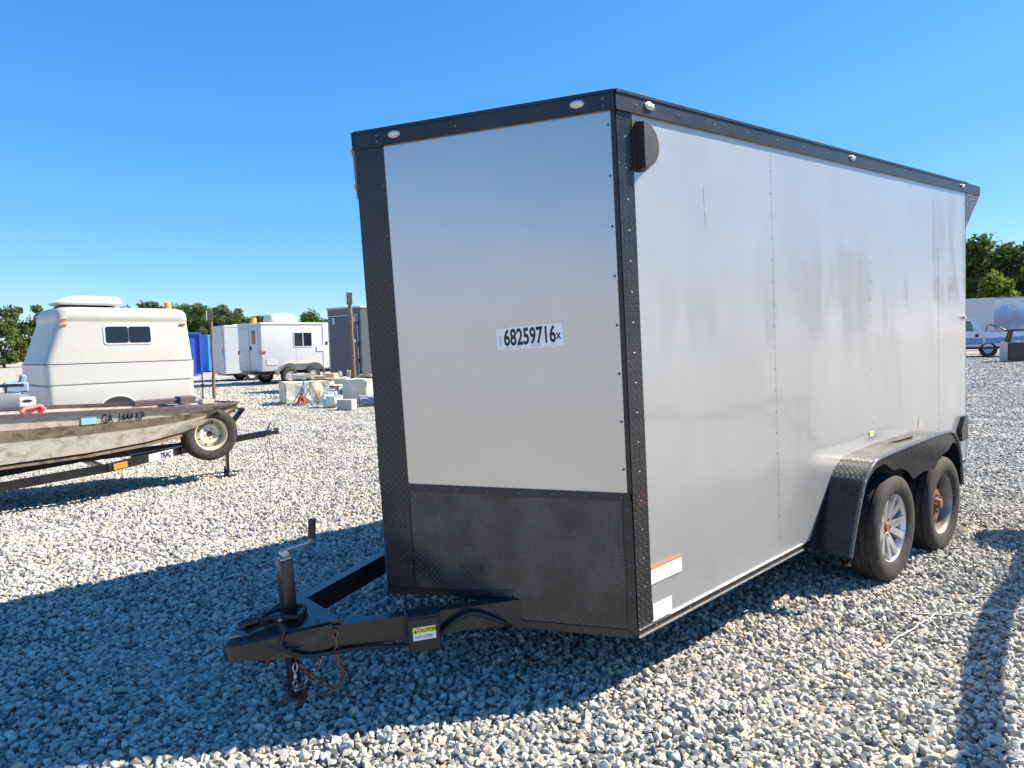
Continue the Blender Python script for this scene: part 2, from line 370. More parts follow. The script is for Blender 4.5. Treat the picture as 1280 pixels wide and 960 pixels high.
def ground_mat():
    ma = bpy.data.materials.new('gravel_ground'); t, b = nodes(ma)
    tc = t.nodes.new('ShaderNodeTexCoord')
    v = t.nodes.new('ShaderNodeTexVoronoi'); v.inputs['Scale'].default_value = 17; t.links.new(tc.outputs['Object'], v.inputs['Vector'])
    sp = t.nodes.new('ShaderNodeSeparateColor'); t.links.new(v.outputs['Color'], sp.inputs[0])
    c = ramp(t, sp.outputs[0], [(0.0, (0.20, 0.205, 0.21)), (0.25, (0.38, 0.38, 0.37)), (0.6, (0.53, 0.515, 0.48)), (1.0, (0.66, 0.635, 0.58))])
    gap = ramp(t, v.outputs['Distance'], [(0.45, (1, 1, 1)), (0.8, (0.35, 0.35, 0.35))])
    cc = mixc(t, 1.0, c.outputs[0], gap.outputs[0], 'MULTIPLY')
    n = noise(t, 0.35, 6, 0.6); pv = ramp(t, n.outputs[0], [(0.3, (0.90, 0.86, 0.80)), (0.7, (1.12, 1.06, 0.95))])
    cc = mixc(t, 1.0, cc, pv.outputs[0], 'MULTIPLY')
    t.links.new(cc, b.inputs['Base Color']); b.inputs['Roughness'].default_value = 0.9; b.inputs['Specular IOR Level'].default_value = 0.2
    bump(t, b, math_n(t, 'SUBTRACT', 1.0, v.outputs['Distance']), 0.9, 0.03)
    return ma
M['ground'] = ground_mat()
def foliage(name, lo, mid, hi):
    ma = bpy.data.materials.new(name); t, b = nodes(ma)
    n = noise(t, 0.9, 5, 0.7); c = ramp(t, n.outputs[0], [(0.3, lo), (0.5, mid), (0.72, hi)])
    t.links.new(c.outputs[0], b.inputs['Base Color']); b.inputs['Roughness'].default_value = 0.65
    b.inputs['Specular IOR Level'].default_value = 0.25
    tr = t.nodes.new('ShaderNodeBsdfTranslucent'); t.links.new(c.outputs[0], tr.inputs[0])
    mx = t.nodes.new('ShaderNodeMixShader'); mx.inputs[0].default_value = 0.4
    o = [q for q in t.nodes if q.type == 'OUTPUT_MATERIAL'][0]
    t.links.new(b.outputs[0], mx.inputs[1]); t.links.new(tr.outputs[0], mx.inputs[2]); t.links.new(mx.outputs[0], o.inputs[0])
    return ma
M['leaf'] = foliage('leaf', (0.060, 0.095, 0.018), (0.115, 0.165, 0.034), (0.20, 0.26, 0.060))
M['leaf_dark'] = foliage('leaf_dark', (0.045, 0.075, 0.018), (0.085, 0.130, 0.030), (0.15, 0.205, 0.055))
M['leaf_light'] = foliage('leaf_light', (0.09, 0.14, 0.012), (0.15, 0.21, 0.02), (0.22, 0.29, 0.035))
def camo(name, c1, c2, c3):
    ma = bpy.data.materials.new(name); t, b = nodes(ma)
    n = noise(t, 9, 7, 0.7, 'Object', (1, 1, 1.6), 0.6); c = ramp(t, n.outputs[0], [(0.34, c3), (0.45, c2), (0.54, c1), (0.75, tuple(q * 1.12 for q in c1))])
    t.links.new(c.outputs[0], b.inputs['Base Color']); b.inputs['Roughness'].default_value = 0.6
    return ma
M['camo'] = camo('camo', (0.52, 0.465, 0.375), (0.44, 0.39, 0.31), (0.25, 0.21, 0.16))
M['camo_dark'] = camo('camo_dark', (0.22, 0.17, 0.11), (0.15, 0.11, 0.07), (0.07, 0.05, 0.03))
M['camo_olive'] = camo('camo_olive', (0.17, 0.135, 0.075), (0.12, 0.095, 0.055), (0.06, 0.045, 0.03))
def mural_mat():
    ma = bpy.data.materials.new('mural_print'); t, b = nodes(ma)
    tc = t.nodes.new('ShaderNodeTexCoord'); sp = t.nodes.new('ShaderNodeSeparateXYZ'); t.links.new(tc.outputs['Object'], sp.inputs[0])
    n = noise(t, 1.5, 6, 0.7)
    z = math_n(t, 'ADD', math_n(t, 'MULTIPLY', sp.outputs[2], 0.34), math_n(t, 'MULTIPLY', math_n(t, 'SUBTRACT', n.outputs[0], 0.5), 0.9))
    c = ramp(t, z, [(0.30, (0.40, 0.34, 0.31)), (0.45, (0.50, 0.46, 0.44)), (0.55, (0.16, 0.28, 0.46)), (0.68, (0.42, 0.28, 0.26)), (0.80, (0.18, 0.36, 0.60)), (1.0, (0.55, 0.62, 0.68))])
    t.links.new(c.outputs[0], b.inputs['Base Color']); b.inputs['Roughness'].default_value = 0.45
    return ma
M['mural'] = mural_mat()

def text_mesh(body, size, name, mt, parent, M4, sx=1.0, bold=0.0, align='LEFT'):
    cu = bpy.data.curves.new(name, 'FONT'); cu.body = body; cu.size = size; cu.offset = bold; cu.align_x = align; cu.resolution_u = 3
    ob = bpy.data.objects.new(name + '_tmp', cu); col.objects.link(ob)
    dg = bpy.context.evaluated_depsgraph_get(); dg.update()
    me = bpy.data.meshes.new_from_object(ob.evaluated_get(dg)); bpy.data.objects.remove(ob); bpy.data.curves.remove(cu)
    for v in me.vertices: v.co = M4 @ Vector((v.co.x * sx, v.co.y, v.co.z))
    me.materials.clear(); me.materials.append(mt)
    o = bpy.data.objects.new(name, me); col.objects.link(o); o.parent = parent; return o
def frame4(o, x, y):           # a 4x4 matrix: text x axis, text y axis, origin
    x = Vector(x).normalized(); y = Vector(y).normalized(); z = x.cross(y)
    m_ = Matrix((x, y, z)).transposed().to_4x4(); m_.translation = Vector(o); return m_

# ================================================================== GROUND
def build_ground():
    def axis():
        a = [0.0]; s = 1.0
        while a[-1] < 3000:
            a.append(a[-1] + s); s *= 1.09 if a[-1] > 40 else 1.0
        return [-q for q in reversed(a[1:])] + a
    xs = axis(); ys = axis(); n = len(xs)
    vs = [(x, y, terrain(x, y) - 0.012) for y in ys for x in xs]
    fs = [(j * n + i, j * n + i + 1, (j + 1) * n + i + 1, (j + 1) * n + i) for j in range(len(ys) - 1) for i in range(n - 1)]
    me = bpy.data.meshes.new('ground'); me.from_pydata(vs, [], fs); me.materials.append(M['ground'])
    for p_ in me.polygons: p_.use_smooth = True
    o = bpy.data.objects.new('ground', me); col.objects.link(o); o['kind'] = 'structure'
build_ground()

def build_gravel():
    rng = np.random.default_rng(11)
    protos = []
    for k in range(12):
        bm = bmesh.new(); sq = (1.0, rng.uniform(0.68, 0.95), rng.uniform(0.5, 0.75))
        for _ in range(13):
            d = rng.normal(size=3); d /= np.linalg.norm(d); r_ = rng.uniform(0.82, 1.05)
            bm.verts.new((d[0] * sq[0] * r_, d[1] * sq[1] * r_, d[2] * sq[2] * r_))
        h = bmesh.ops.convex_hull(bm, input=bm.verts)
        bmesh.ops.delete(bm, geom=[g for g in set(h['geom_interior'] + h['geom_unused']) if isinstance(g, bmesh.types.BMVert)], context='VERTS')
        bmesh.ops.dissolve_limit(bm, angle_limit=R(18), verts=bm.verts, edges=bm.edges)
        bmesh.ops.bevel(bm, geom=list(bm.edges), offset=0.04, segments=1, profile=0.5, affect='EDGES')
        me = bpy.data.meshes.new('stone_shape'); bm.to_mesh(me); bm.free(); me.materials.append(M['stone'])
        protos.append(bpy.data.objects.new('stone_shape', me))
    P = []; S = []
    def zone(y0, y1, sp, r0, r1, layers, lift):
        for L in range(layers):
            ys = np.arange(y0, y1, sp)
            for y in ys:
                hw = 0.82 * y + (2.0 if y < 10 else 1.0)
                xs = np.arange(-hw, hw, sp)
                jx = xs + rng.uniform(-.5, .5, len(xs)) * sp; jy = y + rng.uniform(-.5, .5, len(xs)) * sp
                sc = r0 + (r1 - r0) * rng.random(len(xs)) ** 1.6
                big = rng.random(len(xs)) < 0.05; sc[big] *= 1.4; sm_ = rng.random(len(xs)) < 0.2; sc[sm_] *= 0.62
                lf = 0.010 * np.sin(jx * 2.1 + 1.3 * np.sin(jy * 1.7)) * np.cos(jy * 2.6 + 0.8) + 0.006 * np.sin(jx * 5.3 + jy * 4.1)
                tz = np.zeros_like(jx); far = jx > 5
                if far.any(): tz[far] = [terrain(a, b) for a, b in zip(jx[far], jy[far])]
                z = tz + lf + sc * 0.15 + L * lift + rng.uniform(-.006, .006, len(xs)) - 0.008
                P.append(np.stack([jx, jy, z], 1)); S.append(sc)
    zone(1.9, 6.0, 0.031, 0.0150, 0.0290, 2, 0.010)
    zone(6.0, 10.0, 0.036, 0.016, 0.030, 2, 0.008)
    zone(10.0, 18.0, 0.043, 0.018, 0.032, 1, 0)
    zone(18.0, 40.0, 0.076, 0.030, 0.050, 1, 0)
    P = np.concatenate(P); S = np.concatenate(S); n = len(P)
    me = bpy.data.meshes.new('gravel'); me.vertices.add(n); me.vertices.foreach_set('co', P.astype(np.float32).ravel())
    a = me.attributes.new('s', 'FLOAT', 'POINT'); a.data.foreach_set('value', S.astype(np.float32))
    rt = rng.uniform(-1, 1, (n, 3)) * [0.7, 0.7, math.pi]
    flip = rng.random(n) < 0.25; rt[flip, 0] += 1.2
    a = me.attributes.new('r', 'FLOAT_VECTOR', 'POINT'); a.data.foreach_set('vector', rt.astype(np.float32).ravel())
    a = me.attributes.new('k', 'INT', 'POINT'); a.data.foreach_set('value', rng.integers(0, len(protos), n).astype(np.int32))
    me.materials.append(M['stone'])
    o = bpy.data.objects.new('gravel', me); col.objects.link(o); o['kind'] = 'stuff'
    o['label'] = 'pale grey crushed stone gravel covering the whole yard'; o['category'] = 'gravel'
    ng = bpy.data.node_groups.new('scatter', 'GeometryNodeTree')
    ng.interface.new_socket('Geometry', in_out='INPUT', socket_type='NodeSocketGeometry'); ng.interface.new_socket('Geometry', in_out='OUTPUT', socket_type='NodeSocketGeometry')
    gi = ng.nodes.new('NodeGroupInput'); go = ng.nodes.new('NodeGroupOutput')
    mp = ng.nodes.new('GeometryNodeMeshToPoints'); ng.links.new(gi.outputs[0], mp.inputs['Mesh'])
    gg = ng.nodes.new('GeometryNodeGeometryToInstance')
    for po in protos:
        oi = ng.nodes.new('GeometryNodeObjectInfo'); oi.inputs['Object'].default_value = po
        ng.links.new(oi.outputs['Geometry'], gg.inputs[0])
    ip = ng.nodes.new('GeometryNodeInstanceOnPoints'); ip.inputs['Pick Instance'].default_value = True
    ng.links.new(mp.outputs[0], ip.inputs['Points']); ng.links.new(gg.outputs[0], ip.inputs['Instance'])
    def attr(nm, ty):
        q = ng.nodes.new('GeometryNodeInputNamedAttribute'); q.data_type = ty; q.inputs[0].default_value = nm; return q.outputs[0]
    ng.links.new(attr('k', 'INT'), ip.inputs['Instance Index']); ng.links.new(attr('r', 'FLOAT_VECTOR'), ip.inputs['Rotation']); ng.links.new(attr('s', 'FLOAT'), ip.inputs['Scale'])
    ng.links.new(ip.outputs[0], go.inputs[0])
    md = o.modifiers.new('scatter', 'NODES'); md.node_group = ng
build_gravel()

# ================================================================== ENCLOSED TRAILER
TX, TY, TYAW, TPITCH = 1.8893, 5.469, R(-138.9011), R(2.5106)
T = empty('enclosed_trailer', (TX, TY, 0), (0, TPITCH, TYAW))
tag(T, 'large silver V-nose enclosed cargo trailer with black trim and tandem wheels', 'trailer')
W, XC, NOSE, HB, HT, LEN, PAN = 1.030, 2.7143, 0.5867, 0.3918, 2.6526, 4.27, 1.2192
APX = XC + NOSE
FL = math.hypot(NOSE, W)
ZC = HT - 0.076                              # underside of the roof cap band
def vp(s, t, z, off=0.0):                    # a point of a nose face: s = +1 near side, -1 far side; t metres from the apex
    dx, dy = -NOSE / FL, W / FL; nx, ny = W / FL, NOSE / FL
    return Vector((APX + dx * t + nx * off, s * (dy * t + ny * off), z))
def sp_(s, d, z, off=0.0):                   # a point of a side wall, d metres behind the front corner
    return Vector((XC - d, s * (W + off), z))
FW0, FW1 = 9.0, 9.1                        # wheel opening along the side (distance behind the corner)
WELL_Z = 0.80
for s in (1, -1):
    edges = [0.0, PAN, 2 * PAN, 3 * PAN, LEN]
    for k in range(4):
        lap = 0.006 if k % 2 else 0.0
        a, b = edges[k] - lap, min(LEN, edges[k + 1] + lap)
        segs = []
        cuts = sorted({a, b, *[q for q in (FW0, FW1) if a < q < b]})
        mb = MB()
        for c0, c1 in zip(cuts[:-1], cuts[1:]):
            z0 = WELL_Z if (c0 >= FW0 - 1e-6 and c1 <= FW1 + 1e-6) else HB + 0.03
            n = max(1, int((c1 - c0) / 0.3)); mz = 8
            off = (k % 2) * 0.0005
            for i in range(n):
                for j in range(mz):
                    d0 = c0 + (c1 - c0) * i / n; d1 = c0 + (c1 - c0) * (i + 1) / n
                    y0 = z0 + (ZC + 0.02 - z0) * j / mz; y1 = z0 + (ZC + 0.02 - z0) * (j + 1) / mz
                    mb.face([sp_(s, d0, y0, off), sp_(s, d1, y0, off), sp_(s, d1, y1, off), sp_(s, d0, y1, off)])
        mb.build('side_panel', M['silver'], T, smooth=40)
    # inner lining so that the walls have thickness
    MB().slab([sp_(s, 0.02, 0.86, -0.02), sp_(s, LEN - .02, 0.86, -0.02), sp_(s, LEN - .02, ZC, -0.02), sp_(s, 0.02, ZC, -0.02)], (0, -s * 0.02, 0)).build('wall_lining', M['dark_in'], T)
    # bottom edge skirt with two bright lips
    for d0, d1 in ((0.0, 1.46), (3.56, LEN)):
        sk = MB()
        sk.slab([sp_(s, d0, HB, 0.0), sp_(s, d1, HB, 0.0), sp_(s, d1, HB + 0.034, 0.0), sp_(s, d0, HB + 0.034, 0.0)], (0, s * 0.004, 0))
        sko = sk.build('bottom_skirt', M['black_trim'], T)
        lp = MB()
        lp.box(sp_(s, (d0 + d1) / 2, HB + 0.0005, 0.005), (d1 - d0, 0.010, 0.005)); lp.box(sp_(s, (d0 + d1) / 2, HB + 0.0325, 0.005), (d1 - d0, 0.008, 0.0035))
        lp.build('edge_lip', M['steel'], sko)
    # diamond plate corner strip on the side
    MB().slab([sp_(s, 0.0, HB + 0.036, 0.0), sp_(s, 0.098, HB + 0.036, 0.0), sp_(s, 0.098, ZC, 0.0), sp_(s, 0.0, ZC, 0.0)], (0, s * 0.004, 0)).build('corner_plate', M['tread_black'], T)
    # nose skins
    def vo(o_): return vp(s, 0, 0, o_) - vp(s, 0, 0, 0)
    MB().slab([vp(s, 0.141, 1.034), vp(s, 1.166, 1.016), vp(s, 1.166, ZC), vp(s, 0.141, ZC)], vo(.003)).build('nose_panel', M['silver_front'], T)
    # lower stone guard, notched for the drawbar
    MB().slab([vp(s, 0.148, 0.53), vp(s, 0.628, 0.555), vp(s, 0.628, HB + 0.03), vp(s, 1.142, HB + 0.03), vp(s, 1.142, 1.0), vp(s, 0.148, 1.012)], vo(.005)).build('stone_guard', M['tread_guard'], T)
    MB().slab([vp(s, 0.141, 1.003), vp(s, 1.180, 0.984), vp(s, 1.180, 1.018), vp(s, 0.141, 1.038)], vo(.009)).build('guard_top_trim', M['black_trim'], T)
    MB().slab([vp(s, 1.144, HB + 0.035), vp(s, 1.1835, HB + 0.004), vp(s, 1.1835, 0.983), vp(s, 1.144, 0.984)], vo(.008)).build('guard_side_trim', M['black_trim'], T)
    MB().slab([vp(s, 0.630, HB), vp(s, 1.181, HB), vp(s, 1.143, HB + 0.034), vp(s, 0.630, HB + 0.034)], vo(.010)).build('guard_bottom_trim', M['black_trim'], T)
    tr = MB()
    tr.slab([vp(s, 0.004, 0.500), vp(s, 0.628, 0.530), vp(s, 0.628, 0.561), vp(s, 0.004, 0.530)], vo(.011))
    tr.slab([vp(s, 0.611, HB), vp(s, 0.629, HB), vp(s, 0.629, 0.5295), vp(s, 0.611, 0.5290)], vo(.011))
    tr.slab([vp(s, 0.02, 0.501), vp(s, 0.628, 0.531), vp(s, 0.628, 0.526), vp(s, 0.02, 0.496)], vo(-.05))
    tr.build('notch_trim', M['black_trim'], T)
    # corner edge strip beside the silver skin
    MB().slab([vp(s, 1.1665, 1.020), vp(s, 1.1850, 1.020), vp(s, 1.1850, ZC), vp(s, 1.1665, ZC)], vo(.006)).build('corner_trim', M['black_trim'], T)
    # wide apex plate
    MB().slab([vp(s, 0.0, 0.522), vp(s, 0.146, 0.53), vp(s, 0.141, ZC), vp(s, 0.0, ZC)], vo(.006)).build('apex_plate', M['tread_black'], T)
    # roof cap bands
    cb = MB()
    o1, o2 = 0.012, 0.018
    cb.slab([vp(s, -0.0, ZC, 0), vp(s, FL, ZC, 0), vp(s, FL, HT - .012, 0), vp(s, -0.0, HT - .012, 0)], vp(s, 0, 0, o1) - vp(s, 0, 0, 0))
    cb.slab([vp(s, -0.0, HT - .012, 0), vp(s, FL, HT - .012, 0), vp(s, FL, HT, 0), vp(s, -0.0, HT, 0)], vp(s, 0, 0, o2) - vp(s, 0, 0, 0))
    cb.slab([vp(s, 0.0, ZC - .003, 0), vp(s, FL, ZC - .003, 0), vp(s, FL, ZC + .004, 0), vp(s, 0.0, ZC + .004, 0)], vp(s, 0, 0, o2 - .002) - vp(s, 0, 0, 0))
    cb.build('nose_cap', M['black_trim'], T)
    cb = MB()
    cb.slab([sp_(s, -.006, ZC), sp_(s, LEN, ZC), sp_(s, LEN, HT - .012), sp_(s, -.006, HT - .012)], (0, s * o1, 0))
    cb.slab([sp_(s, -.008, HT - .012), sp_(s, LEN, HT - .012), sp_(s, LEN, HT), sp_(s, -.008, HT)], (0, s * o2, 0))
    cb.slab([sp_(s, -.008, ZC - .003), sp_(s, LEN, ZC - .003), sp_(s, LEN, ZC + .004), sp_(s, -.008, ZC + .004)], (0, s * (o2 - .002), 0))
    cb.build('side_cap', M['black_trim'], T)
    # rivets, too small to pick apart
    rv = MB()
    def rivet(p_, nrm, r=0.0055):
        nrm = Vector(nrm).normalized(); a = nrm.cross(Vector((0, 0, 1))).normalized(); b = a.cross(nrm)
        vs = [p_ + (a * math.cos(q) + b * math.sin(q)) * r for q in [2 * math.pi * i / 6 for i in range(6)]] + [p_ + nrm * r * 0.6]
        rv.mesh(vs, [(i, (i + 1) % 6, 6) for i in range(6)])
    for d in (PAN, 2 * PAN, 3 * PAN):
        for i in range(18):
            z = 0.53 + i * 0.113
            if z < 0.95 and FW0 < d < FW1: continue
            rivet(sp_(s, d - 0.014, z, 0.0008), (0, s, 0), .0045)
    for i in range(16): rivet(sp_(s, 0.05, 0.6 + i * 0.125, 0.0045), (0, s, 0))
    for i in range(15): rivet(sp_(s, 0.12 + i * 0.286, HT - 0.045, o1 + .001), (0, s, 0))
    for i in range(6): rivet(sp_(s, 0.12 + i * 0.25, HB + 0.017, 0.005), (0, s, 0))
    nv = vp(s, 0, 0, 1) - vp(s, 0, 0, 0)
    for i in range(8): rivet(vp(s, 1.155, 1.12 + i * 0.2, 0.0035), nv, .0065)
    for i in range(9): rivet(vp(s, 0.130, 0.64 + i * 0.22, 0.0065), nv)
    for i in range(7): rivet(vp(s, 0.24 + i * 0.15, 1.017 - i * .0027, 0.0095), nv, .006)
    for i in range(5): rivet(vp(s, 1.164, 0.47 + i * 0.12, 0.0085), nv)
    for i in range(4): rivet(vp(s, 0.72 + i * 0.12, HB + .018, 0.0105), nv)
    for t_ in (0.115, 1.14):
        for z in (HT - .03, HT - .058): rivet(vp(s, t_, z, o1 + .001), nv)
    rivet(vp(s, 0.5, HT - .045, o1 + .001), nv)
    ro = rv.build('rivets', M['rivet'], T); ro['kind'] = 'stuff'
    # marker lights
    def marker(p_, tdir, nrm):
        tdir = Vector(tdir).normalized(); nrm = Vector(nrm).normalized(); up = nrm.cross(tdir)
        e = MB()
        def oval(rx, rz, o0, o1_, dome):
            N = 16; ring = [p_ + tdir * rx * math.cos(2 * math.pi * i / N) + up * rz * math.sin(2 * math.pi * i / N) for i in range(N)]
            vs = [q + nrm * o0 for q in ring] + [q + nrm * o1_ for q in ring] + [p_ + (q - p_) * 0.6 + nrm * (o1_ + dome) for q in ring] + [p_ + nrm * (o1_ + dome * 1.25)]
            fs = [(i, (i + 1) % N, N + (i + 1) % N, N + i) for i in range(N)] + [(N + i, N + (i + 1) % N, 2 * N + (i + 1) % N, 2 * N + i) for i in range(N)] + [(2 * N + i, 2 * N + (i + 1) % N, 3 * N) for i in range(N)]
            return vs, fs
        e.mesh(*oval(0.031, 0.0165, 0.0, 0.007, 0.003)); b_ = e.build('marker_light', M['steel'], T, smooth=40)
        MB().mesh(*oval(0.023, 0.0125, 0.007, 0.013, 0.005)).build('lens', M['plastic_white'] if False else M['lens_clear'], b_, smooth=50)
    if 'lens_clear' not in M:
        M['lens_clear'] = mat('lens_clear', (0.75, 0.70, 0.62), 0.12, 0.35, 0.35, 160, bumps=0.6, bscale=220)
    for t_ in (0.207, 1.036): marker(vp(s, t_, HT - .038, o1), vp(s, 1, 0) - vp(s, 0, 0), nv)
    for d in (0.202, 2.152, 4.15): marker(sp_(s, d, HT - .038, o1), (-1, 0, 0), (0, s, 0))

# roof, gently crowned
rf = MB()
for (x0, x1) in ((XC - LEN, XC),):
    n = 8; ys = [-W + 2 * W * i / n for i in range(n + 1)]
    for i in range(n):
        zz = lambda y: HT + 0.03 * (1 - (y / W) ** 2) - 0.004
        rf.face([(x0, ys[i], zz(ys[i])), (x1, ys[i], zz(ys[i])), (x1, ys[i + 1], zz(ys[i + 1])), (x0, ys[i + 1], zz(ys[i + 1]))])
rf.face([(XC, -W, HT - .006), (XC, W, HT - .006), (APX, 0, HT - .006)])
rf.build('roof', M['white_alu'], T, smooth=30, recalc=False)
MB().slab([(XC - LEN, -W + .01, HB + .02), (XC - LEN, W - .01, HB + .02), (XC, W - .01, HB + .02), (APX - .02, 0, HB + .02 if False else 0.54), (XC, -W + .01, HB + .02)], (0, 0, 0.03)).build('floor', M['dark_in'], T)
# rear: ramp door and roof spoiler
MB().box((XC - LEN - .012, 0, (HB + ZC) / 2 + .02), (0.024, 2 * W - .1, ZC - HB - .06), bev=.004).build('rear_door', M['silver_front'], T)
for s in (1, -1): MB().box((XC - LEN - .008, s * (W - .02), (HB + ZC) / 2), (0.03, 0.036, ZC - HB), bev=.003).build('rear_frame', M['black_trim'], T)
sp = MB(); xe = XC - LEN; xt = XC - 4.63
sp.slab([(xe, -W - .005, HT), (xt, -W - .005, HT - .004), (xt, W + .005, HT - .004), (xe, W + .005, HT)], (0, 0, -0.012))
for s in (1, -1):
    sp.slab([(xe - .001, s * (W + .006), HT - .012), (xt, s * (W + .006), HT - .016), (xt, s * (W + .006), HT - .078), (xe - .001, s * (W + .006), HT - .078)], (0, -s * .02, 0))
sp.slab([(xt, -W, HT - .016), (xt, W, HT - .016), (xt, W, HT - .078), (xt, -W, HT - .078)], (.012, 0, 0))
spo = sp.build('rear_spoiler', M['black_trim'], T)
for s in (1, -1):
    MB().slab([(xe - .001, s * (W + .002), HT - .079), (xt + .005, s * (W + .002), HT - .079), (xe - .001, s * (W + .002), 2.29)], (0, -s * .012, 0)).build('spoiler_gusset', M['tread_black'], spo)
# hinge knob low on the rear edge and the dome light of the rear corner
kb = MB(); kb.lathe([(0.0, .028), (.012, .025), (.016, .016), (.016, 0)], (XC - 4.2, W, 1.585), 12); kb.build('door_holdback', M['plastic_white'], T, smooth=40)
br = MB(); br.slab([(XC - 4.06, W + .002, .60), (XC - 4.21, W + .002, .60), (XC - 4.21, W + .002, .79), (XC - 4.15, W + .002, .79), (XC - 4.06, W + .002, .71)], (0, .035, 0)); br.build('rear_bracket', M['black_paint'], T)

# side vents
for s in (1, -1):
    cx, cz, hh, rr_ = XC - 0.118, 2.446, 0.098, 0.118
    prof = [(0.0, -hh), (0.0, hh)] + [(rr_ * math.sin(q) * 1.0, hh * 1.0 * math.cos(q)) for q in [math.pi * i / 16 for i in range(1, 16)]]
    MB().prism([(x * 1.06 - .022 if x == 0 else x * 1.06, z * 1.07) for x, z in prof], lambda x, z: (cx - x, s * W, cz + z), lambda x, z: (cx - x, s * (W + .006), cz + z)).build('vent_flange', M['black_plastic'], T)
    hd = MB().prism(prof, lambda x, z: (cx - x, s * (W + .006), cz + z), lambda x, z: (cx - .004 - x * .80, s * (W + .046), cz + z * .93))
    hd.build('vent_hood', M['black_plastic'], T, smooth=35)

# stickers
def sticker(name, o, x, y, wd, ht, m_, parent=T):
    o = Vector(o); x = Vector(x).normalized(); y = Vector(y).normalized(); n = x.cross(y) * 0.0012
    return MB().slab([o, o + x * wd, o + x * wd + y * ht, o + y * ht], n).build(name, m_, parent)
xd = (vp(1, 1, 0) - vp(1, 0, 0)).normalized(); zd = Vector((0, 0, 1)); nv = (vp(1, 0, 0, 1) - vp(1, 0, 0))
tilt = 0.035; xd2 = (xd + zd * tilt).normalized(); zd2 = (zd - xd * tilt * .4).normalized()
lab = sticker('lot_label', vp(1, 0.628, 1.638, 0.0035), xd2, zd2, 0.298, 0.095, M['white_sticker'])
lab['label'] = 'white paper label printed with the number 68259716x'
def lp(u, v): return vp(1, 0.628, 1.638, 0.0052) + xd2 * u + zd2 * v
text_mesh('68259716', 0.098, 'label_number', M['ink'], lab, frame4(lp(0.032, 0.019), xd2, zd2), 0.60, 0.0026)
text_mesh('x', 0.055, 'label_letter', M['ink'], lab, frame4(lp(0.268, 0.030), xd2, zd2), 0.72, 0.001)
fp = MB()
for i in range(7): fp.slab([lp(0.012 + (i % 2) * .004, .016 + i * .007), lp(0.019, .016 + i * .007), lp(0.019, .021 + i * .007), lp(0.012 + (i % 2) * .004, .021 + i * .007)], nv * .0004)
for a, b in ((.035, .055), (.062, .072), (.09, .108), (.155, .172), (.178, .198), (.245, .252), (.256, .262)): fp.slab([lp(a, .007), lp(b, .007), lp(b, .0105), lp(a, .0105)], nv * .0004)
fp.build('fine_print', M['grey_ink'], lab)['kind'] = 'stuff'
bx_ = Vector((-1, 0, 0))
def side_sticker(d, z, wd, ht, off=.0015): return sp_(1, d, z, off), bx_, zd, wd, ht
s1 = sticker('warning_sticker', sp_(1, .097, .596, .0042), bx_, zd, .222, .078, M['white_sticker'])
sticker('orange_band', sp_(1, .097, .662, .0056), bx_, zd, .222, .0125, M['orange_ink'], s1)
fp = MB(); rr2 = random.Random(3)
for r_ in range(6):
    d = .108
    while d < .312:
        w_ = rr2.uniform(.012, .03)
        if rr2.random() < .75: fp.slab([sp_(1, d, .603 + r_ * .0095, .0056), sp_(1, min(d + w_, .316), .603 + r_ * .0095, .0056), sp_(1, min(d + w_, .316), .6065 + r_ * .0095, .0056), sp_(1, d, .6065 + r_ * .0095, .0056)], (0, .0003, 0))
        d += w_ + .006
fp.build('fine_print', M['grey_ink'], s1)['kind'] = 'stuff'
s2 = sticker('tyre_sticker', sp_(1, .102, .430, .0042), bx_, zd, .133, .076, M['white_sticker'])
fp = MB()
for r_ in range(6):
    d = .112
    while d < .225:
        w_ = rr2.uniform(.012, .035)
        if rr2.random() < .8: fp.slab([sp_(1, d, .437 + r_ * .0105, .0056), sp_(1, min(d + w_, .232), .437 + r_ * .0105, .0056), sp_(1, min(d + w_, .232), .442 + r_ * .0105, .0056), sp_(1, d, .442 + r_ * .0105, .0056)], (0, .0003, 0))
        d += w_ + .006
fp.build('fine_print', M['blue_ink'], s2)['kind'] = 'stuff'
s3 = sticker('yellow_sticker', sp_(1, 2.375, .893, .003), bx_, zd, .06, .032, M['white_sticker']); sticker('yellow_patch', sp_(1, 2.38, .903, .0045), bx_, zd, .05, .018, M['yellow'], s3)
sc_ = MB()
for (d0, z0, d1, z1) in ((.598, 2.33, .601, 2.24), (.601, 2.22, .608, 2.15)):
    sc_.slab([sp_(1, d0, z0, .0006), sp_(1, d0 + .002, z0, .0006), sp_(1, d1 + .0025, z1, .0006), sp_(1, d1 + .0005, z1, .0006)], (0, .0006, 0))
sc_.build('scratch', M['concrete_grey'], T)
sq = MB(); pts = [(3.22, .83), (3.29, .83), (3.31, .855), (3.27, .89), (3.25, .91), (3.225, .88)]
sq.slab([sp_(1, d, z, .0008) for d, z in pts], (0, .0012, 0)); sq.build('torn_patch', M['concrete_grey'], T)

sm2 = MB(); sm2.slab([sp_(1, .012, .935, .0045), sp_(1, .085, .95, .0045), sp_(1, .09, 1.0, .0045), sp_(1, .05, 1.03, .0045), sp_(1, .015, .99, .0045)], (0, .0006, 0))
M['red_smear'] = treadplate('red_smear', (0.045, 0.010, 0.012), 0.3, 0.032, 0.9, ((0.02, 0.016, 0.016), 0.8), 0.15)
sm2.build('paint_smear', M['red_smear'], T)
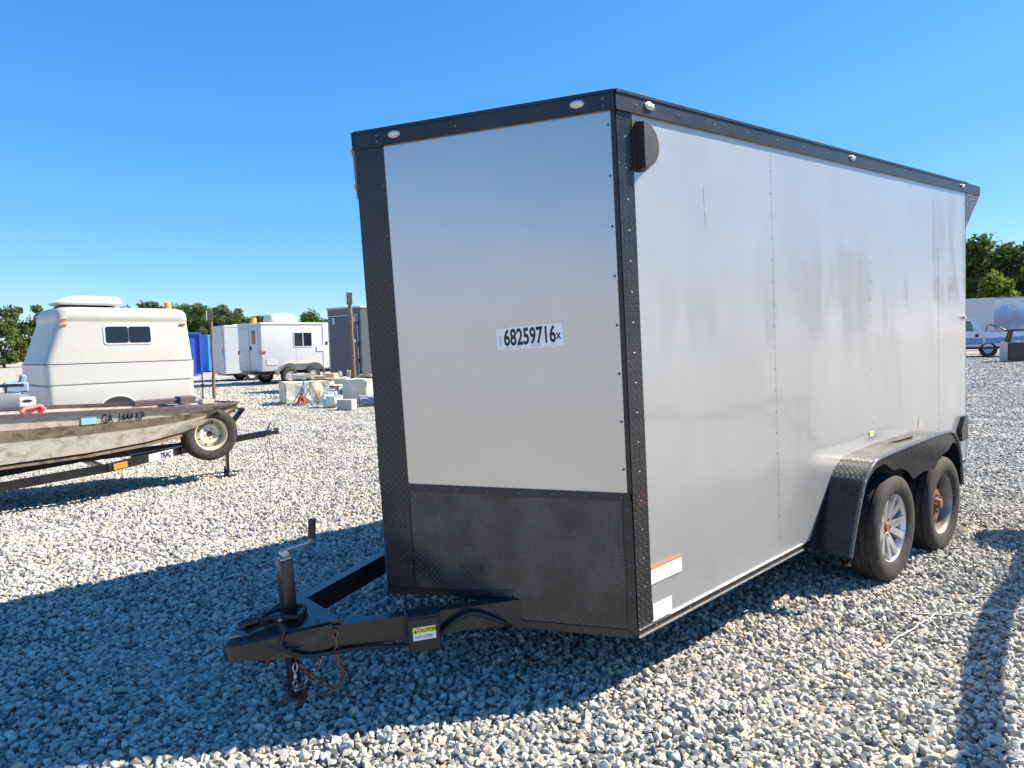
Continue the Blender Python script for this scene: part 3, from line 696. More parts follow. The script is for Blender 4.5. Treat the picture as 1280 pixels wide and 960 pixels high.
# fenders
YO = 1.226
def fender(s):
    prof = [(1.10, .345), (1.02, .52), (.925, .695), (.86, .770), (.78, .812), (.69, .832), (.3, .836), (-.25, .828), (-.50, .815), (-.60, .788), (-.69, .715), (-.75, .59), (-.79, .385)]
    prof = [(q.x, q.y) for q in catmull([(x_, z_, 0) for x_, z_ in prof], 4)]
    top = MB(); n = len(prof); ng_ = []
    for k in range(n):
        a_ = Vector(prof[max(k - 1, 0)]); b_ = Vector(prof[min(k + 1, n - 1)]); d_ = (b_ - a_).normalized(); ng_.append((d_.y * .004, -d_.x * .004))
    for k in range(n - 1):
        (x0, z0), (x1, z1) = prof[k], prof[k + 1]; mi_ = 1 if z0 > .74 else 0
        top.face([(x0, s * (W - .004), z0), (x0, s * YO, z0), (x1, s * YO, z1), (x1, s * (W - .004), z1)], mi_)
        u0, u1 = ng_[k], ng_[k + 1]
        top.face([(x0 - u0[0], s * (W - .004), z0 - u0[1]), (x1 - u1[0], s * (W - .004), z1 - u1[1]), (x1 - u1[0], s * YO, z1 - u1[1]), (x0 - u0[0], s * YO, z0 - u0[1])], 0)
    f = top.build('fender', [M['tread_black'], M['tread_dusty']], T, smooth=40, recalc=False)
    # outer plate with the two wheel arches
    sk = MB(); wc = ((.427, .348), (-.4556, .309)); ra = .372
    def low(x):
        z = .44 if abs(x) > .85 else .625 - abs(x + .015) * .1
        for cx, cz in wc:
            if abs(x - cx) < ra: z = max(z, cz + math.sqrt(ra * ra - (x - cx) ** 2))
        return z
    def high(x):
        for k in range(n - 1):
            (x0, z0), (x1, z1) = prof[k], prof[k + 1]
            if x1 <= x <= x0: return z0 + (z1 - z0) * (x - x0) / (x1 - x0)
        return .4
    xs = [-.785 + 1.88 * i / 90 for i in range(91)]
    vs = []; fs = []
    for x in xs:
        h = high(x); l = min(low(x), h - .012); l = max(l, .38)
        for cx_, sg in ((.427, 1), (-.4556, -1)):       # the plate thins to a lip at both ends
            q_ = (x - cx_) * sg
            if q_ > 0: k_ = smooth01(q_ / .2); l = l * (1 - k_) + (h - .045) * k_
        l = min(l, h - .012)
        vs += [(x, s * (YO - .006), l), (x, s * (YO - .006), h), (x, s * YO, l), (x, s * YO, h)]
    for i in range(len(xs) - 1):
        a = i * 4; b = a + 4
        fs += [(a + 2, a + 3, b + 3, b + 2), (a, b, b + 1, a + 1), (a, a + 2, b + 2, b)]
    sk.mesh(vs, fs); sk.build('arch_plate', M['black_gloss'], f, smooth=30)
    # bright rolled edge along the outer rim
    rim = MB(); path = [Vector((x, s * (YO + .001), z + .001)) for x, z in prof]
    rim.tube(path, .012, 8); rim.build('fender_edge', M['tread_bright'], f, smooth=60)
    # inner well lining against the body side
    wl = MB(); wl.slab([(x, s * (W + .0035), z - .006) for x, z in prof], (0, -s * .002, 0)); wl.build('wheel_well', M['dark_in'], f)
    # side gusset at the front foot of the fender
    g = MB(); g.slab([(1.215, s * (W + .006), .37), (1.10, s * (W + .006), .36), (.90, s * (W + .006), .73)], (0, s * .002, 0)); g.build('fender_flange', M['black_paint'], f)
    return f
fn = fender(1); fender(-1)
wt = MB(); wt.tube([(.22, 1.105, .848), (.10, 1.12, .847), (.0, 1.13, .848), (-.05, 1.135, .849)], [.004, .012, .012, .02], 6)
wt = wt.build('road_debris', M['plum_metal'], None)
wt.parent = None
tw_M = Matrix.Translation((TX, TY, 0)) @ Matrix.Rotation(TYAW, 4, 'Z') @ Matrix.Rotation(TPITCH, 4, 'Y')
wt.name = 'rubber_strip'; wt.data.name = 'rubber_strip'; wt.matrix_world = tw_M
tag(wt, 'short dark strip of debris lying on top of the trailer fender', 'debris')

# wheels
def tyre_profile(Rr, rim_r, wd, grooves=True):
    h = wd / 2
    pr = [(rim_r, -h * .78), (rim_r + .012, -h * .88), ((Rr + rim_r) / 2, -h), (Rr - .03, -h * .96), (Rr - .012, -h * .84), (Rr - .004, -h * .74)]
    if grooves:
        for g in (-.42, 0.0, .42):
            gx = g * h * 1.05
            pr += [(Rr, gx - .008), (Rr - .009, gx - .006), (Rr - .009, gx + .006), (Rr, gx + .008)]
    pr += [(Rr - .004, h * .74), (Rr - .012, h * .84), (Rr - .03, h * .96), ((Rr + rim_r) / 2, h), (rim_r + .012, h * .88), (rim_r, h * .78)]
    return pr
def wheel(s, cx, cz, kind):
    e = empty('wheel', (cx, s * (W + .195 - .099), cz), (0, R(random.uniform(0, 70)), 0)); e.parent = T
    if s < 0: e.rotation_euler = (0, 0, math.pi)
    MB().lathe(tyre_profile(.333, .212, .196), n=56).build('tyre', M['rubber'], e, smooth=35)
    lip = MB().lathe([(.188, -.07), (.192, .02), (.196, .050), (.200, .066), (.210, .075), (.220, .073), (.214, .064), (.21, -.075), (.188, -.075)], n=48, closed=True)
    ro = lip.build('rim', M['alloy'] if kind == 'alloy' else M['steel_dirty'], e, smooth=50)
    dd = MB().lathe([(.0, -.055), (.19, -.055), (.19, -.065), (0, -.065)], n=32); dd.build('brake_backing', M['dark_in'], e)
    hb_ = MB()
    if kind == 'alloy':
        for k in range(5):
            for dq in (-.19, .19):
                a = 2 * math.pi * k / 5 + dq; a2 = 2 * math.pi * k / 5 + dq * 1.45
                p0 = Vector((.045 * math.cos(a - dq * .4), .02, .045 * math.sin(a - dq * .4))); p1 = Vector((.197 * math.cos(a2), .058, .197 * math.sin(a2)))
                hb_.bar(p0, p1, .043, .034, up=(0, 1, 0))
        hb_.lathe([(0, .035), (.055, .033), (.068, .022), (.07, -.02), (0, -.02)], n=24)
        hb_.build('spokes', M['alloy'], e, smooth=30)
        cp = MB().lathe([(0, .05), (.026, .048), (.034, .034)], n=18)
        for k in range(5):
            a = 2 * math.pi * k / 5; cp.lathe([(0, .046), (.009, .045), (.010, .03)], (.052 * math.cos(a), 0, .052 * math.sin(a)), 8)
        cp.build('hub', M['rust'], e, smooth=40)
    else:
        # deep steel centre with five windows
        N = 5
        for k in range(N):
            a0 = 2 * math.pi * k / N; 
            for q in range(4):
                t0 = a0 + .32 + q * (2 * math.pi / N - .64) / 4; t1 = a0 + .32 + (q + 1) * (2 * math.pi / N - .64) / 4
                hb_.slab([(r_ * math.cos(t_), y_, r_ * math.sin(t_)) for r_, y_, t_ in ((.10, .03, t0), (.19, .005, t0), (.19, .005, t1), (.10, .03, t1))], (0, -.006, 0))
        hb_.lathe([(0, .036), (.07, .036), (.10, .031), (.125, .023), (.125, .015), (0, .015)], n=30)
        hb_.build('wheel_centre', M['rust'], e, smooth=25)
        cp = MB().lathe([(0, .075), (.03, .07), (.036, .055), (.036, .03)], n=18)
        for k in range(5):
            a = 2 * math.pi * k / 5 + .3; cp.lathe([(0, .058), (.008, .058), (.010, .045), (.010, .03)], (.06 * math.cos(a), 0, .06 * math.sin(a)), 8)
        cp.build('hub', M['rust'], e, smooth=40)
    return e
for s in (1, -1):
    wheel(s, .427, .348, 'alloy'); wheel(s, -.4556, .3094, 'steel')
for cx, cz in ((.427, .348), (-.4556, .3094)):
    MB().tube([(cx, -.95, cz), (cx, .95, cz)], .038, 12).build('axle', M['black_paint'], T, smooth=40)
for s in (1, -1):
    MB().bar((XC - LEN + .05, s * .72, HB - .035), (XC - .1, s * .72, HB - .035), .05, .11).build('frame_rail', M['black_paint'], T)
for i in range(8):
    MB().bar((XC - .3 - i * .55, -.9, HB - .01), (XC - .3 - i * .55, .9, HB - .01), .04, .05).build('cross_member', M['black_paint'], T)

# drawbar
for s in (1, -1):
    bm_ = MB(); a = Vector((2.56, s * .765, .462 if s > 0 else .44)); b = Vector((3.93, s * .066, .487)); b = a.lerp(b, .90)
    bm_.bar(a, b, .055, .105); bm_.build('drawbar_beam', M['black_paint'], T)
cp = MB()
top = [(3.66, .222), (3.77, .172), (3.95, .072), (4.05, .045), (4.08, .02)]
pl = [(x, y) for x, y in top] + [(x, -y) for x, y in reversed(top)]
cp.prism(pl, lambda x, y: (x, y, .541 - max(0, x - 3.79) * .12), lambda x, y: (x, y, .553 - max(0, x - 3.79) * .12))
for s in (1, -1):
    cp.slab([(3.71, s * .217, .546), (3.95, s * .078, .535), (4.06, s * .044, .516), (4.06, s * .044, .453), (3.95, s * .078, .430), (3.79, s * .176, .428), (3.71, s * .217, .453)], (0, -s * .006, 0))
co = cp.build('coupler', M['black_paint'], T)
bl = MB().lathe([(0, .535), (.030, .532), (.045, .515), (.048, .49), (.048, .455), (.038, .452), (.036, .48), (0, .49)], (4.035, 0, 0), 20, axis='z'); bl.build('ball_socket', M['black_paint'], co, smooth=50)
MB().tube([(3.91, 0, .46), (3.91, 0, .385)], .022, 12).build('latch_stub', M['black_paint'], co, smooth=40)
lt = MB(); lt.bar((3.86, 0, .563), (3.99, 0, .545), .028, .014); lt.box((3.90, 0, .561), (.03, .045, .02)); lt.build('latch_lever', M['black_paint'], co)
# jack
jk = empty('tongue_jack', (3.80, 0, .555)); jk.parent = T
jm = MB(); jm.box((0, 0, .118), (.058, .058, .265), bev=.008, seg=2); jm.build('outer_tube', M['black_paint'], jk, smooth=40)
MB().box((0, 0, .253), (.05, .05, .012), bev=.003).build('top_cap', M['steel'], jk)
MB().box((.004, 0, -.19), (.048, .048, .38), bev=.006).build('inner_tube', M['black_paint'], jk)
ft = MB().lathe([(0, -.360), (.03, -.360), (.06, -.368), (.078, -.381), (.078, -.385), (0, -.385)], (.012, 0, 0), 18, axis='z'); ft.build('foot', M['rust'], jk, smooth=40)
cr = MB(); cr.tube([(0, .0, .258), (0, 0, .285), (-.02, .012, .293), (-.105, .015, .296), (-.12, .015, .31), (-.124, .015, .32)], .008, 8); cr.lathe([(.0, .02), (.016, .018), (.016, -.018), (0, -.02)], (0, 0, .272), 12); cr.build('crank_arm', M['steel'], jk, smooth=50)
MB().tube([(-.124, .015, .312), (-.134, .015, .395)], [.0165, .0165], 12).build('crank_grip', M['black_plastic'], jk, smooth=40)
for k_ in range(3):
    a_ = 2 * math.pi * k_ / 3 + .5
    MB().lathe([(0, .012), (.011, .012), (.012, 0)], (3.80 + .058 * math.cos(a_), .058 * math.sin(a_), .553), 6, axis='z').build('mount_bolt', M['steel'], T)
MB().lathe([(0, .008), (.055, .008), (.055, 0), (0, 0)], (3.80, 0, .5535), 20, axis='z').build('mount_collar', M['black_paint'], T, smooth=40)
for x_ in (3.66, 3.74): MB().lathe([(0, .010), (.010, .010), (.011, 0)], (x_, .5 * (3.93 - x_) + .05, .5455 if x_ > 3.7 else .5455), 6, axis='z').build('coupler_bolt', M['rust'], T)
MB().tube([(3.93, .0, .575), (3.975, -.02, .572), (4.00, -.03, .56)], [.016, .02, .021], 10).build('wiring_plug', M['black_plastic'], T, smooth=40)
# breakaway battery box on the near beam
bd = (Vector((3.93, .066, 0)) - Vector((2.56, .765, 0))).normalized(); bn = Vector((-bd.y, bd.x, 0))
if bn.y < 0: bn = -bn
bc = Vector((2.56, .765, .462)).lerp(Vector((3.93, .066, .487)), .585) + bn * .078
rotb = Matrix((bd, -bn if bd.cross(-bn).z > 0 else bn, Vector((0, 0, 1)))).transposed()
bb = MB(); bb.box(bc + Vector((0, 0, -.002)), (.135, .085, .15), rotb, bev=.006); bb.box(bc + Vector((0, 0, .077)), (.145, .095, .012), rotb, bev=.004)
bo = bb.build('battery_box', M['black_plastic'], T)
so = bc + bn * .0432
def bs(u, z, off=0): return so - bd * u + Vector((0, 0, z)) + bn * off
cs = MB().slab([bs(-.048, -.022), bs(.048, -.022), bs(.048, .034), bs(-.048, .034)], bn * .0015).build('caution_sticker', M['white_sticker'], bo)
MB().slab([bs(-.046, .008, .0017), bs(.046, .008, .0017), bs(.046, .032, .0017), bs(-.046, .032, .0017)], bn * .0008).build('yellow_band', M['yellow'], cs)
text_mesh('CAUTION', .021, 'caution_word', M['ink'], cs, frame4(bs(-.028, .0125, .0030), -bd, (0, 0, 1)), .82, .0004)
text_mesh('NOT A STEP', .017, 'step_words', M['ink'], cs, frame4(bs(-.040, -.014, .0022), -bd, (0, 0, 1)), .78, .0002)
MB().slab([bs(-.043, .012, .0028), bs(-.031, .012, .0028), bs(-.037, .026, .0028)], bn * .0003).build('warning_triangle', M['ink'], cs)
# cable and chains
def beam_pt(t, side_off, z): 
    q = Vector((2.56, .765, .462)).lerp(Vector((3.93, .066, .487)), t); return q + bn * side_off + Vector((0, 0, z))
MB().tube(catmull([(3.0, .53, .39), beam_pt(.36, .04, -.03), beam_pt(.44, .05, .03), beam_pt(.50, .05, .0), beam_pt(.56, .05, -.07)]), .011, 8).build('wiring_cable', M['black_plastic'], T, smooth=60)
MB().tube(catmull([beam_pt(.98, -.04, .075), beam_pt(.95, .03, .07), beam_pt(.96, .045, -.0), beam_pt(.90, .045, -.05), beam_pt(.80, .042, -.052), beam_pt(.70, .042, -.06), beam_pt(.62, .04, -.075)]), .009, 8).build('wiring_cable', M['black_plastic'], T, smooth=60)
MB().tube(catmull([(3.93, .0, .575), (3.86, .06, .585), (3.79, .08, .565), (3.73, .0, .57), (3.79, -.07, .565), (3.89, -.06, .565)]), .010, 8).build('wiring_cable', M['black_plastic'], T, smooth=60)
def chain(pts, name, m_):
    path = catmull(pts, 10); e = MB(); acc = 0; last = path[0]; i = 0
    for q in path[1:]:
        acc += (q - last).length
        if acc > .026:
            t = (q - last).normalized(); up = Vector((0, 0, 1)) if abs(t.z) < .9 else Vector((1, 0, 0)); a = t.cross(up).normalized(); b = a.cross(t)
            pl_ = a if i % 2 else b
            ring = [q + t * .018 * math.cos(g) + pl_ * .010 * math.sin(g) for g in [2 * math.pi * j / 10 for j in range(11)]]
            e.tube(ring, .0036, 5, cap=False); acc = 0; i += 1
        last = q
    o = e.build(name, m_, T, smooth=60); o['kind'] = 'stuff'
gz = lambda x: .0624 * x + .01
chain([beam_pt(.82, .035, .06), beam_pt(.82, .04, -.05), (3.69, .235, .34), (3.71, .225, .275), (3.75, .17, .285), (3.79, .09, .33), (3.81, .035, .40)], 'safety_chain', M['rust'])
chain([beam_pt(.93, .03, -.06), (3.86, .15, .32), (3.83, .09, .26), (3.78, .09, .29), (3.74, .15, .38), beam_pt(.86, .03, -.06)], 'safety_chain', M['steel'])

# ================================================================== BOAT ON ITS TRAILER
AX = Vector((.74, .67, 0)).normalized(); BT0 = Vector((-3.09, 8.81, 0)) - AX * 2.5
byaw = math.atan2(AX.y, AX.x)
B = empty('jon_boat', (BT0.x, BT0.y, 0), (0, 0, byaw)); tag(B, 'camouflage jon boat with registration GA 1444 KP on a black trailer', 'boat')
st = [(2.10, .05, .895, .03, .85, .82), (1.95, .20, .90, .10, .79, .75), (1.70, .40, .91, .24, .71, .66), (1.35, .56, .92, .38, .63, .58), (.95, .66, .935, .48, .575, .53), (.4, .71, .955, .55, .535, .49), (-.4, .73, .975, .58, .51, .465), (-1.4, .73, .985, .58, .50, .46), (-2.2, .73, .985, .58, .50, .46)]
st = [(a, b * .82, c, d * .92, e_, f_) for a, b, c, d, e_, f_ in st]
hull = MB()
for k in range(len(st) - 1):
    for s in (1, -1):
        def ring(q):
            x, gw, gz_, cw, cz, kz = q
            P = [Vector((x, s * gw, gz_)), Vector((x, s * cw, cz)), Vector((x, 0, kz))]
            return [P[0], P[0].lerp(P[1], .30), P[0].lerp(P[1], .56), P[1], P[1].lerp(P[2], .18) + Vector((0, 0, -.03)), P[2]]
        a, b = ring(st[k]), ring(st[k + 1])
        for i, mi in enumerate((0, 1, 0, 2, 2)): hull.face([a[i], a[i + 1], b[i + 1], b[i]], mi)
x, gw, gz_, cw, cz, kz = st[-1]; hull.face([(x, gw, gz_), (x, cw, cz), (x, 0, kz), (x, -cw, cz), (x, -gw, gz_)], 2)
hull.build('hull', [M['camo'], M['camo_dark'], M['camo_olive']], B, smooth=30)
for s in (1, -1):
    g = MB(); P = [Vector((q[0], s * (q[1] + .005), q[2])) for q in st]
    for a, b in zip(P[:-1], P[1:]): g.bar(a, b, .035, .03)
    g.build('gunwale_rail', M['plum_metal'], B)
    rb = MB()
    for a, b in zip(st[3:-1], st[4:]): rb.bar((a[0], s * (a[3] - .03), a[4] - .035), (b[0], s * (b[3] - .03), b[4] - .035), .03, .03)
    rb.build('chine_rib', M['camo_dark'], B)
dk = MB(); dk.face([(q[0], q[1] - .01, q[2] - .004) for q in st[:4]] + [(q[0], -q[1] + .01, q[2] - .004) for q in reversed(st[:4])]); dk.build('bow_deck', M['tan_metal'], B, recalc=False)
fl = MB(); fl.face([(1.3, .3, .62), (1.3, -.3, .62), (-2.1, -.5, .55), (-2.1, .5, .55)]); fl.build('boat_floor', M['camo_dark'], B, recalc=False)
for x in (.35, -1.2): MB().box((x, 0, .86), (.32, 1.08, .05), bev=.01).build('bench_seat', M['camo'], B)
bh = MB(); bh.tube([(2.02, -.12, .80), (2.08, 0, .78), (2.02, .12, .80)], .012, 8); bh.tube([(1.75, -.33, .84), (1.86, -.2, .74), (1.97, -.1, .74)], .016, 8); bh.build('bow_handle', M['plum_metal'], B, smooth=50)
# registration on the near side (local -y)
def near(x, f, off=0.004):
    for a, b in zip(st[:-1], st[1:]):
        if b[0] <= x <= a[0]:
            t = (x - a[0]) / (b[0] - a[0]); g = Vector((x, -(a[1] + (b[1] - a[1]) * t), a[2] + (b[2] - a[2]) * t)); c = Vector((x, -(a[3] + (b[3] - a[3]) * t), a[4] + (b[4] - a[4]) * t))
            return g.lerp(c, f) + Vector((0, -off, -off * .3))
xr = (near(1.2, .2) - near(.6, .2)).normalized(); yr = (near(.9, .05) - near(.9, .4)).normalized()
rg = text_mesh('GA  1444 KP', .15, 'registration', M['ink'], B, Matrix.Identity(4), .50, .0016); rg['kind'] = 'stuff'
for v in rg.data.vertices: v.co = near(.52 + v.co.x, .30 - v.co.y / .46, .006)
sk_ = MB().slab([near(.34, .30, .006), near(.475, .30, .006), near(.475, .09, .006), near(.34, .09, .006)], (0, -.002, 0)); sk_.build('registration_decal', mat('decal_cyan', (0.35, 0.62, 0.68), .5), B)

BTR = empty('boat_trailer', (BT0.x, BT0.y, 0), (0, 0, byaw)); tag(BTR, 'black boat trailer with spare tyre bolted to its tongue', 'trailer')
def fz(x): return .478 - (2.5 - x) * .062          # frame height along the trailer
MB().bar((.9, 0, fz(.9) - .02), (2.44, 0, fz(2.44)), .055, .075).build('tongue_beam', M['black_paint'], BTR)
for s in (1, -1):
    mbx = MB(); mbx.bar((-2.3, s * .52, fz(-2.3)), (.55, s * .52, fz(.55)), .045, .085); mbx.bar((.55, s * .52, fz(.55)), (1.75, s * .02, fz(1.75)), .045, .085)
    fo = mbx.build('frame_rail', M['black_trim'], BTR)
    if s < 0:
        def fpx(x, dz, off): 
            t = (x - .55) / 1.2; q = Vector((x, -.52 + .5 * t, fz(x) + dz)); nn = Vector((.5, -1.2, 0)).normalized(); return q + nn * (.0235 + off)
        MB().slab([fpx(.60, -.03, 0), fpx(.74, -.03, 0), fpx(.74, .03, 0), fpx(.60, .03, 0)], (.004, -.012, 0)).build('side_reflector', M['lens_orange'], fo)
        MB().slab([fpx(1.36, -.025, 0), fpx(1.46, -.025, 0), fpx(1.46, .025, 0), fpx(1.36, .025, 0)], (.004, -.012, 0)).build('side_reflector', M['rust'], fo)
        pl_ = MB().slab([fpx(.98, -.04, 0), fpx(1.26, -.04, 0), fpx(1.26, .04, 0), fpx(.98, .04, 0)], (.001, -.003, 0)).build('name_plate', M['white_sticker'], fo)
        xn = (fpx(1.2, 0, 0) - fpx(1.0, 0, 0)).normalized()
        text_mesh('TRAC', .088, 'plate_word', M['ink'], pl_, frame4(fpx(1.11, -.030, .010), xn, (0, 0, 1)), .60, .003)
        fq = MB()
        for i in range(5): fq.slab([fpx(.995 + i * .024, -.02, .0042), fpx(1.012 + i * .024, -.02, .0042), fpx(1.012 + i * .024, .022, .0042), fpx(.995 + i * .024, .022, .0042)], (.0002, -.0005, 0))
        fq.build('faded_print', M['blue_ink'], pl_)['kind'] = 'stuff'
for x in (-1.6, -.4, .5): MB().bar((x, -.5, fz(x) + .02), (x, .5, fz(x) + .02), .05, .05).build('cross_member', M['black_paint'], BTR)
for s in (1, -1): MB().box((-.6, s * .3, fz(-.6) + .09), (2.4, .09, .05), rotm('Y', -4.5)).build('bunk', M['dark_in'], BTR)
# winch post and bow stop
wp = MB(); wp.bar((1.85, 0, fz(1.85)), (2.16, 0, .80), .05, .05); wp.box((2.15, 0, .80), (.06, .1, .05), bev=.01); wp.build('winch_post', M['black_paint'], BTR)
# coupler
cq = MB(); cq.box((2.50, 0, fz(2.5) + .005), (.16, .07, .065), rotm('Y', -4), bev=.012); cq.lathe([(0, .06), (.03, .055), (.038, .03), (.038, -.02), (0, -.02)], (2.58, 0, fz(2.58) - .01), 12, axis='z'); cq.tube([(2.47, 0, fz(2.47) + .03), (2.51, 0, fz(2.5) + .12)], .008, 6); cq.build('coupler', M['black_paint'], BTR, smooth=40)
ch = MB()
for dx in (0, .06): ch.tube(catmull([(2.42 + dx, 0, fz(2.45) - .03), (2.43 + dx, -.03, fz(2.45) - .16), (2.46 + dx, -.02, .15), (2.44 + dx, -.03, .03)]), .004, 5)
ch.build('safety_chain', M['rust'], BTR)['kind'] = 'stuff'
# jack stand leg
ld = MB(); ld.bar((1.935, -.06, fz(1.95)), (1.93, -.06, .06), .05, .03); ld.bar((1.90, -.10, .03), (1.95, .02, .12), .06, .012); ld.box((1.92, -.06, .02), (.20, .10, .012), bev=.004); ld.build('jack_leg', M['black_paint'], BTR)
# spare
swp = empty('spare_wheel', (1.69, -.20, .566), (0, R(25), math.pi)); swp.parent = BTR
MB().lathe(tyre_profile(.308, .178, .18), n=48).build('tyre', M['rubber'], swp, smooth=35)
rmm = MB().lathe([(.030, -.0), (.075, .0), (.095, .018), (.11, .018), (.135, -.012), (.16, -.018), (.165, .05), (.175, .072), (.192, .078), (.186, .065), (.18, -.07), (.16, -.07), (.155, -.03), (.03, -.02)], n=40); rmm.build('rim', M['cream_rim'], swp, smooth=40)
for k in range(8):
    a = 2 * math.pi * k / 8; c = Vector((.125 * math.cos(a), .006, .125 * math.sin(a))); rd = Vector((math.cos(a), 0, math.sin(a))); tg = Vector((-math.sin(a), 0, math.cos(a)))
    MB().slab([c + tg * .016 - rd * .01, c - tg * .016 - rd * .01, c + rd * .016], (0, -.03, 0)).build('rim_hole', M['dark_in'], swp)
for k in range(5):
    a = 2 * math.pi * k / 5; MB().lathe([(0, .003), (.008, .003), (.008, -.01)], (.057 * math.cos(a), 0, .057 * math.sin(a)), 8).build('lug_hole', M['dark_in'], swp)
MB().lathe([(0, .004), (.032, .004), (.032, -.01)], n=16).build('hub_hole', M['dark_in'], swp)
MB().bar((1.72, 0, fz(1.7)), (1.72, 0, .56), .05, .05).build('spare_bracket', M['black_paint'], BTR)
for s in (1, -1):
    tw_ = empty('wheel', (-1.35, s * .82, .30), (0, 0, math.pi if s < 0 else 0)); tw_.parent = BTR
    MB().lathe(tyre_profile(.30, .18, .18), n=32).build('tyre', M['rubber'], tw_, smooth=35)
    MB().lathe([(0, .0), (.1, .01), (.16, -.01), (.17, .06), (.185, .07), (.18, -.06)], n=24).build('rim', M['cream_rim'], tw_, smooth=40)
MB().tube([(-1.35, -.8, .30), (-1.35, .8, .30)], .025, 8).build('axle', M['black_paint'], BTR)
MB().bar((-1.35, -.5, .33), (-1.35, .5, .33), .04, .08).build('axle_mount', M['black_paint'], BTR)
pk = MB(); pk.box((1.25, .02, .965), (.62, .16, .06), rotm('Z', 4), bev=.006); pk.box((1.50, -.02, .972), (.18, .17, .085), rotm('Z', 4), bev=.008)
pko = pk.build('seat_cushion', M['plum_metal']); pko.matrix_world = Matrix.Translation((BT0.x, BT0.y, 0)) @ Matrix.Rotation(byaw, 4, 'Z'); tag(pko, 'dark flat cushion lying on the bow deck of the camouflage boat', 'cushion')
pk = MB(); pk.box((1.74, 0, .93), (.14, .16, .05), bev=.008); pk.box((1.74, 0, .957), (.11, .13, .01)); pko = pk.build('tan_tray', M['tan_metal']); pko.matrix_world = Matrix.Translation((BT0.x, BT0.y, 0)) @ Matrix.Rotation(byaw, 4, 'Z'); tag(pko, 'small tan tray at the bow tip of the camouflage boat', 'tray')

# ================================================================== FIBREGLASS CAMPER
CA = Vector((.68, .73, 0)).normalized(); CP = Vector((-10.16, 15.2, 0)); cyaw = math.atan2(CA.y, CA.x)
C = empty('camper_trailer', CP, (0, 0, cyaw)); tag(C, 'small moulded white fibreglass camper behind the camouflage boat', 'camper')
CL, CW = 3.22, 2.0
def rrect(x0, x1, y0, y1, r, z, n=6):
    out = []
    for (cx, cy, a0) in ((x1 - r, y0 + r, -90), (x1 - r, y1 - r, 0), (x0 + r, y1 - r, 90), (x0 + r, y0 + r, 180)):
        for i in range(n + 1):
            a = R(a0 + 90 * i / n); out.append(Vector((cx + r * math.cos(a), cy + r * math.sin(a), z)))
    return out
def loft(rings, mat_, name, parent, capt=True, capb=True, smooth=45):
    mb = MB(); n = len(rings[0])
    vs = [q for r_ in rings for q in r_]; fs = []
    for k in range(len(rings) - 1):
        for j in range(n): fs.append((k * n + j, k * n + (j + 1) % n, (k + 1) * n + (j + 1) % n, (k + 1) * n + j))
    if capt: fs.append(tuple(range((len(rings) - 1) * n, len(rings) * n)))
    if capb: fs.append(tuple(reversed(range(n))))
    return mb.mesh(vs, fs).build(name, mat_, parent, smooth=smooth)
low_r = [rrect(.03, CL - .03, .03, CW - .03, .14, .27), rrect(0, CL, 0, CW, .16, .34), rrect(0, CL, 0, CW, .16, .82), rrect(.035, CL - .035, .035, CW - .035, .16, .835), rrect(-.005, CL + .005, -.005, CW + .005, .16, .868), rrect(-.02, CL + .02, -.02, CW + .02, .16, 1.305)]
loft(low_r, M['gelcoat_low'], 'lower_shell', C)
up_r = [rrect(0, CL, 0, CW, .18, 1.325), rrect(.30, CL - .06, .05, CW - .05, .20, 2.23), rrect(.31, CL - .065, .055, CW - .055, .20, 2.29), rrect(.30, CL - .055, .035, CW - .035, .20, 2.32), rrect(.33, CL - .07, .055, CW - .055, .22, 2.47), rrect(.38, CL - .11, .10, CW - .10, .24, 2.55), rrect(.48, CL - .22, .20, CW - .20, .26, 2.595), rrect(.75, CL - .5, .45, CW - .45, .3, 2.61)]
loft(up_r, M['gelcoat'], 'upper_shell', C)
loft([rrect(-.022, CL + .022, -.022, CW + .022, .17, 1.303), rrect(-.022, CL + .022, -.022, CW + .022, .17, 1.326)], M['plum_metal'], 'belt_seam', C)
def cy(z): return .05 * (z - 1.285) / .9           # inset of the side at a height
def cam_slab(x0, x1, z0, z1, off, th_, r=.07):
    P = []
    for (cx, cz, a0) in ((x1 - r, z0 + r, -90), (x1 - r, z1 - r, 0), (x0 + r, z1 - r, 90), (x0 + r, z0 + r, 180)):
        for i in range(5):
            a = R(a0 + 90 * i / 4); xx, zz = cx + r * math.cos(a), cz + r * math.sin(a); P.append((xx, cy(zz) - off, zz))
    return MB().slab(P, (0, -th_, 0))
wn = cam_slab(1.20, 2.26, 1.73, 2.19, .0, .015); wn = wn.build('window', M['white_alu'], C)
cam_slab(1.24, 1.725, 1.77, 2.15, .014, .006, .05).build('pane', M['glass_dark'], wn)
cam_slab(1.735, 2.22, 1.77, 2.15, .014, .006, .05).build('pane', M['glass_dark'], wn)
for x, mm, nm in ((.42, 'lens_orange', 'marker_lamp'), (2.98, 'lens_red', 'marker_lamp')):
    cam_slab(x - .07, x + .07, 2.18, 2.22, 0.0, .03, .015).build(nm, M[mm], C)
# wheel arch with flared lip, wheel
ar = MB(); N = 18; pts = [(1.42 + .42 * math.cos(math.pi * i / N), .20 + .34 * math.sin(math.pi * i / N)) for i in range(N + 1)]
ar.tube([(x, -.012, z) for x, z in pts], .03, 8); ar.build('arch_lip', M['gelcoat_low'], C, smooth=60)
MB().slab([(x, -.022, z) for x, z in pts], (0, .03, 0)).build('arch_well', M['dark_in'], C)
cwz = empty('wheel', (1.42, .08, .24)); cwz.parent = C
MB().lathe(tyre_profile(.28, .17, .18), n=32).build('tyre', M['rubber_plain'], cwz, smooth=35)
MB().lathe([(0, -.02), (.12, -.03), (.16, -.01), (.175, -.07)], n=24).build('rim', M['white_alu'], cwz, smooth=40)
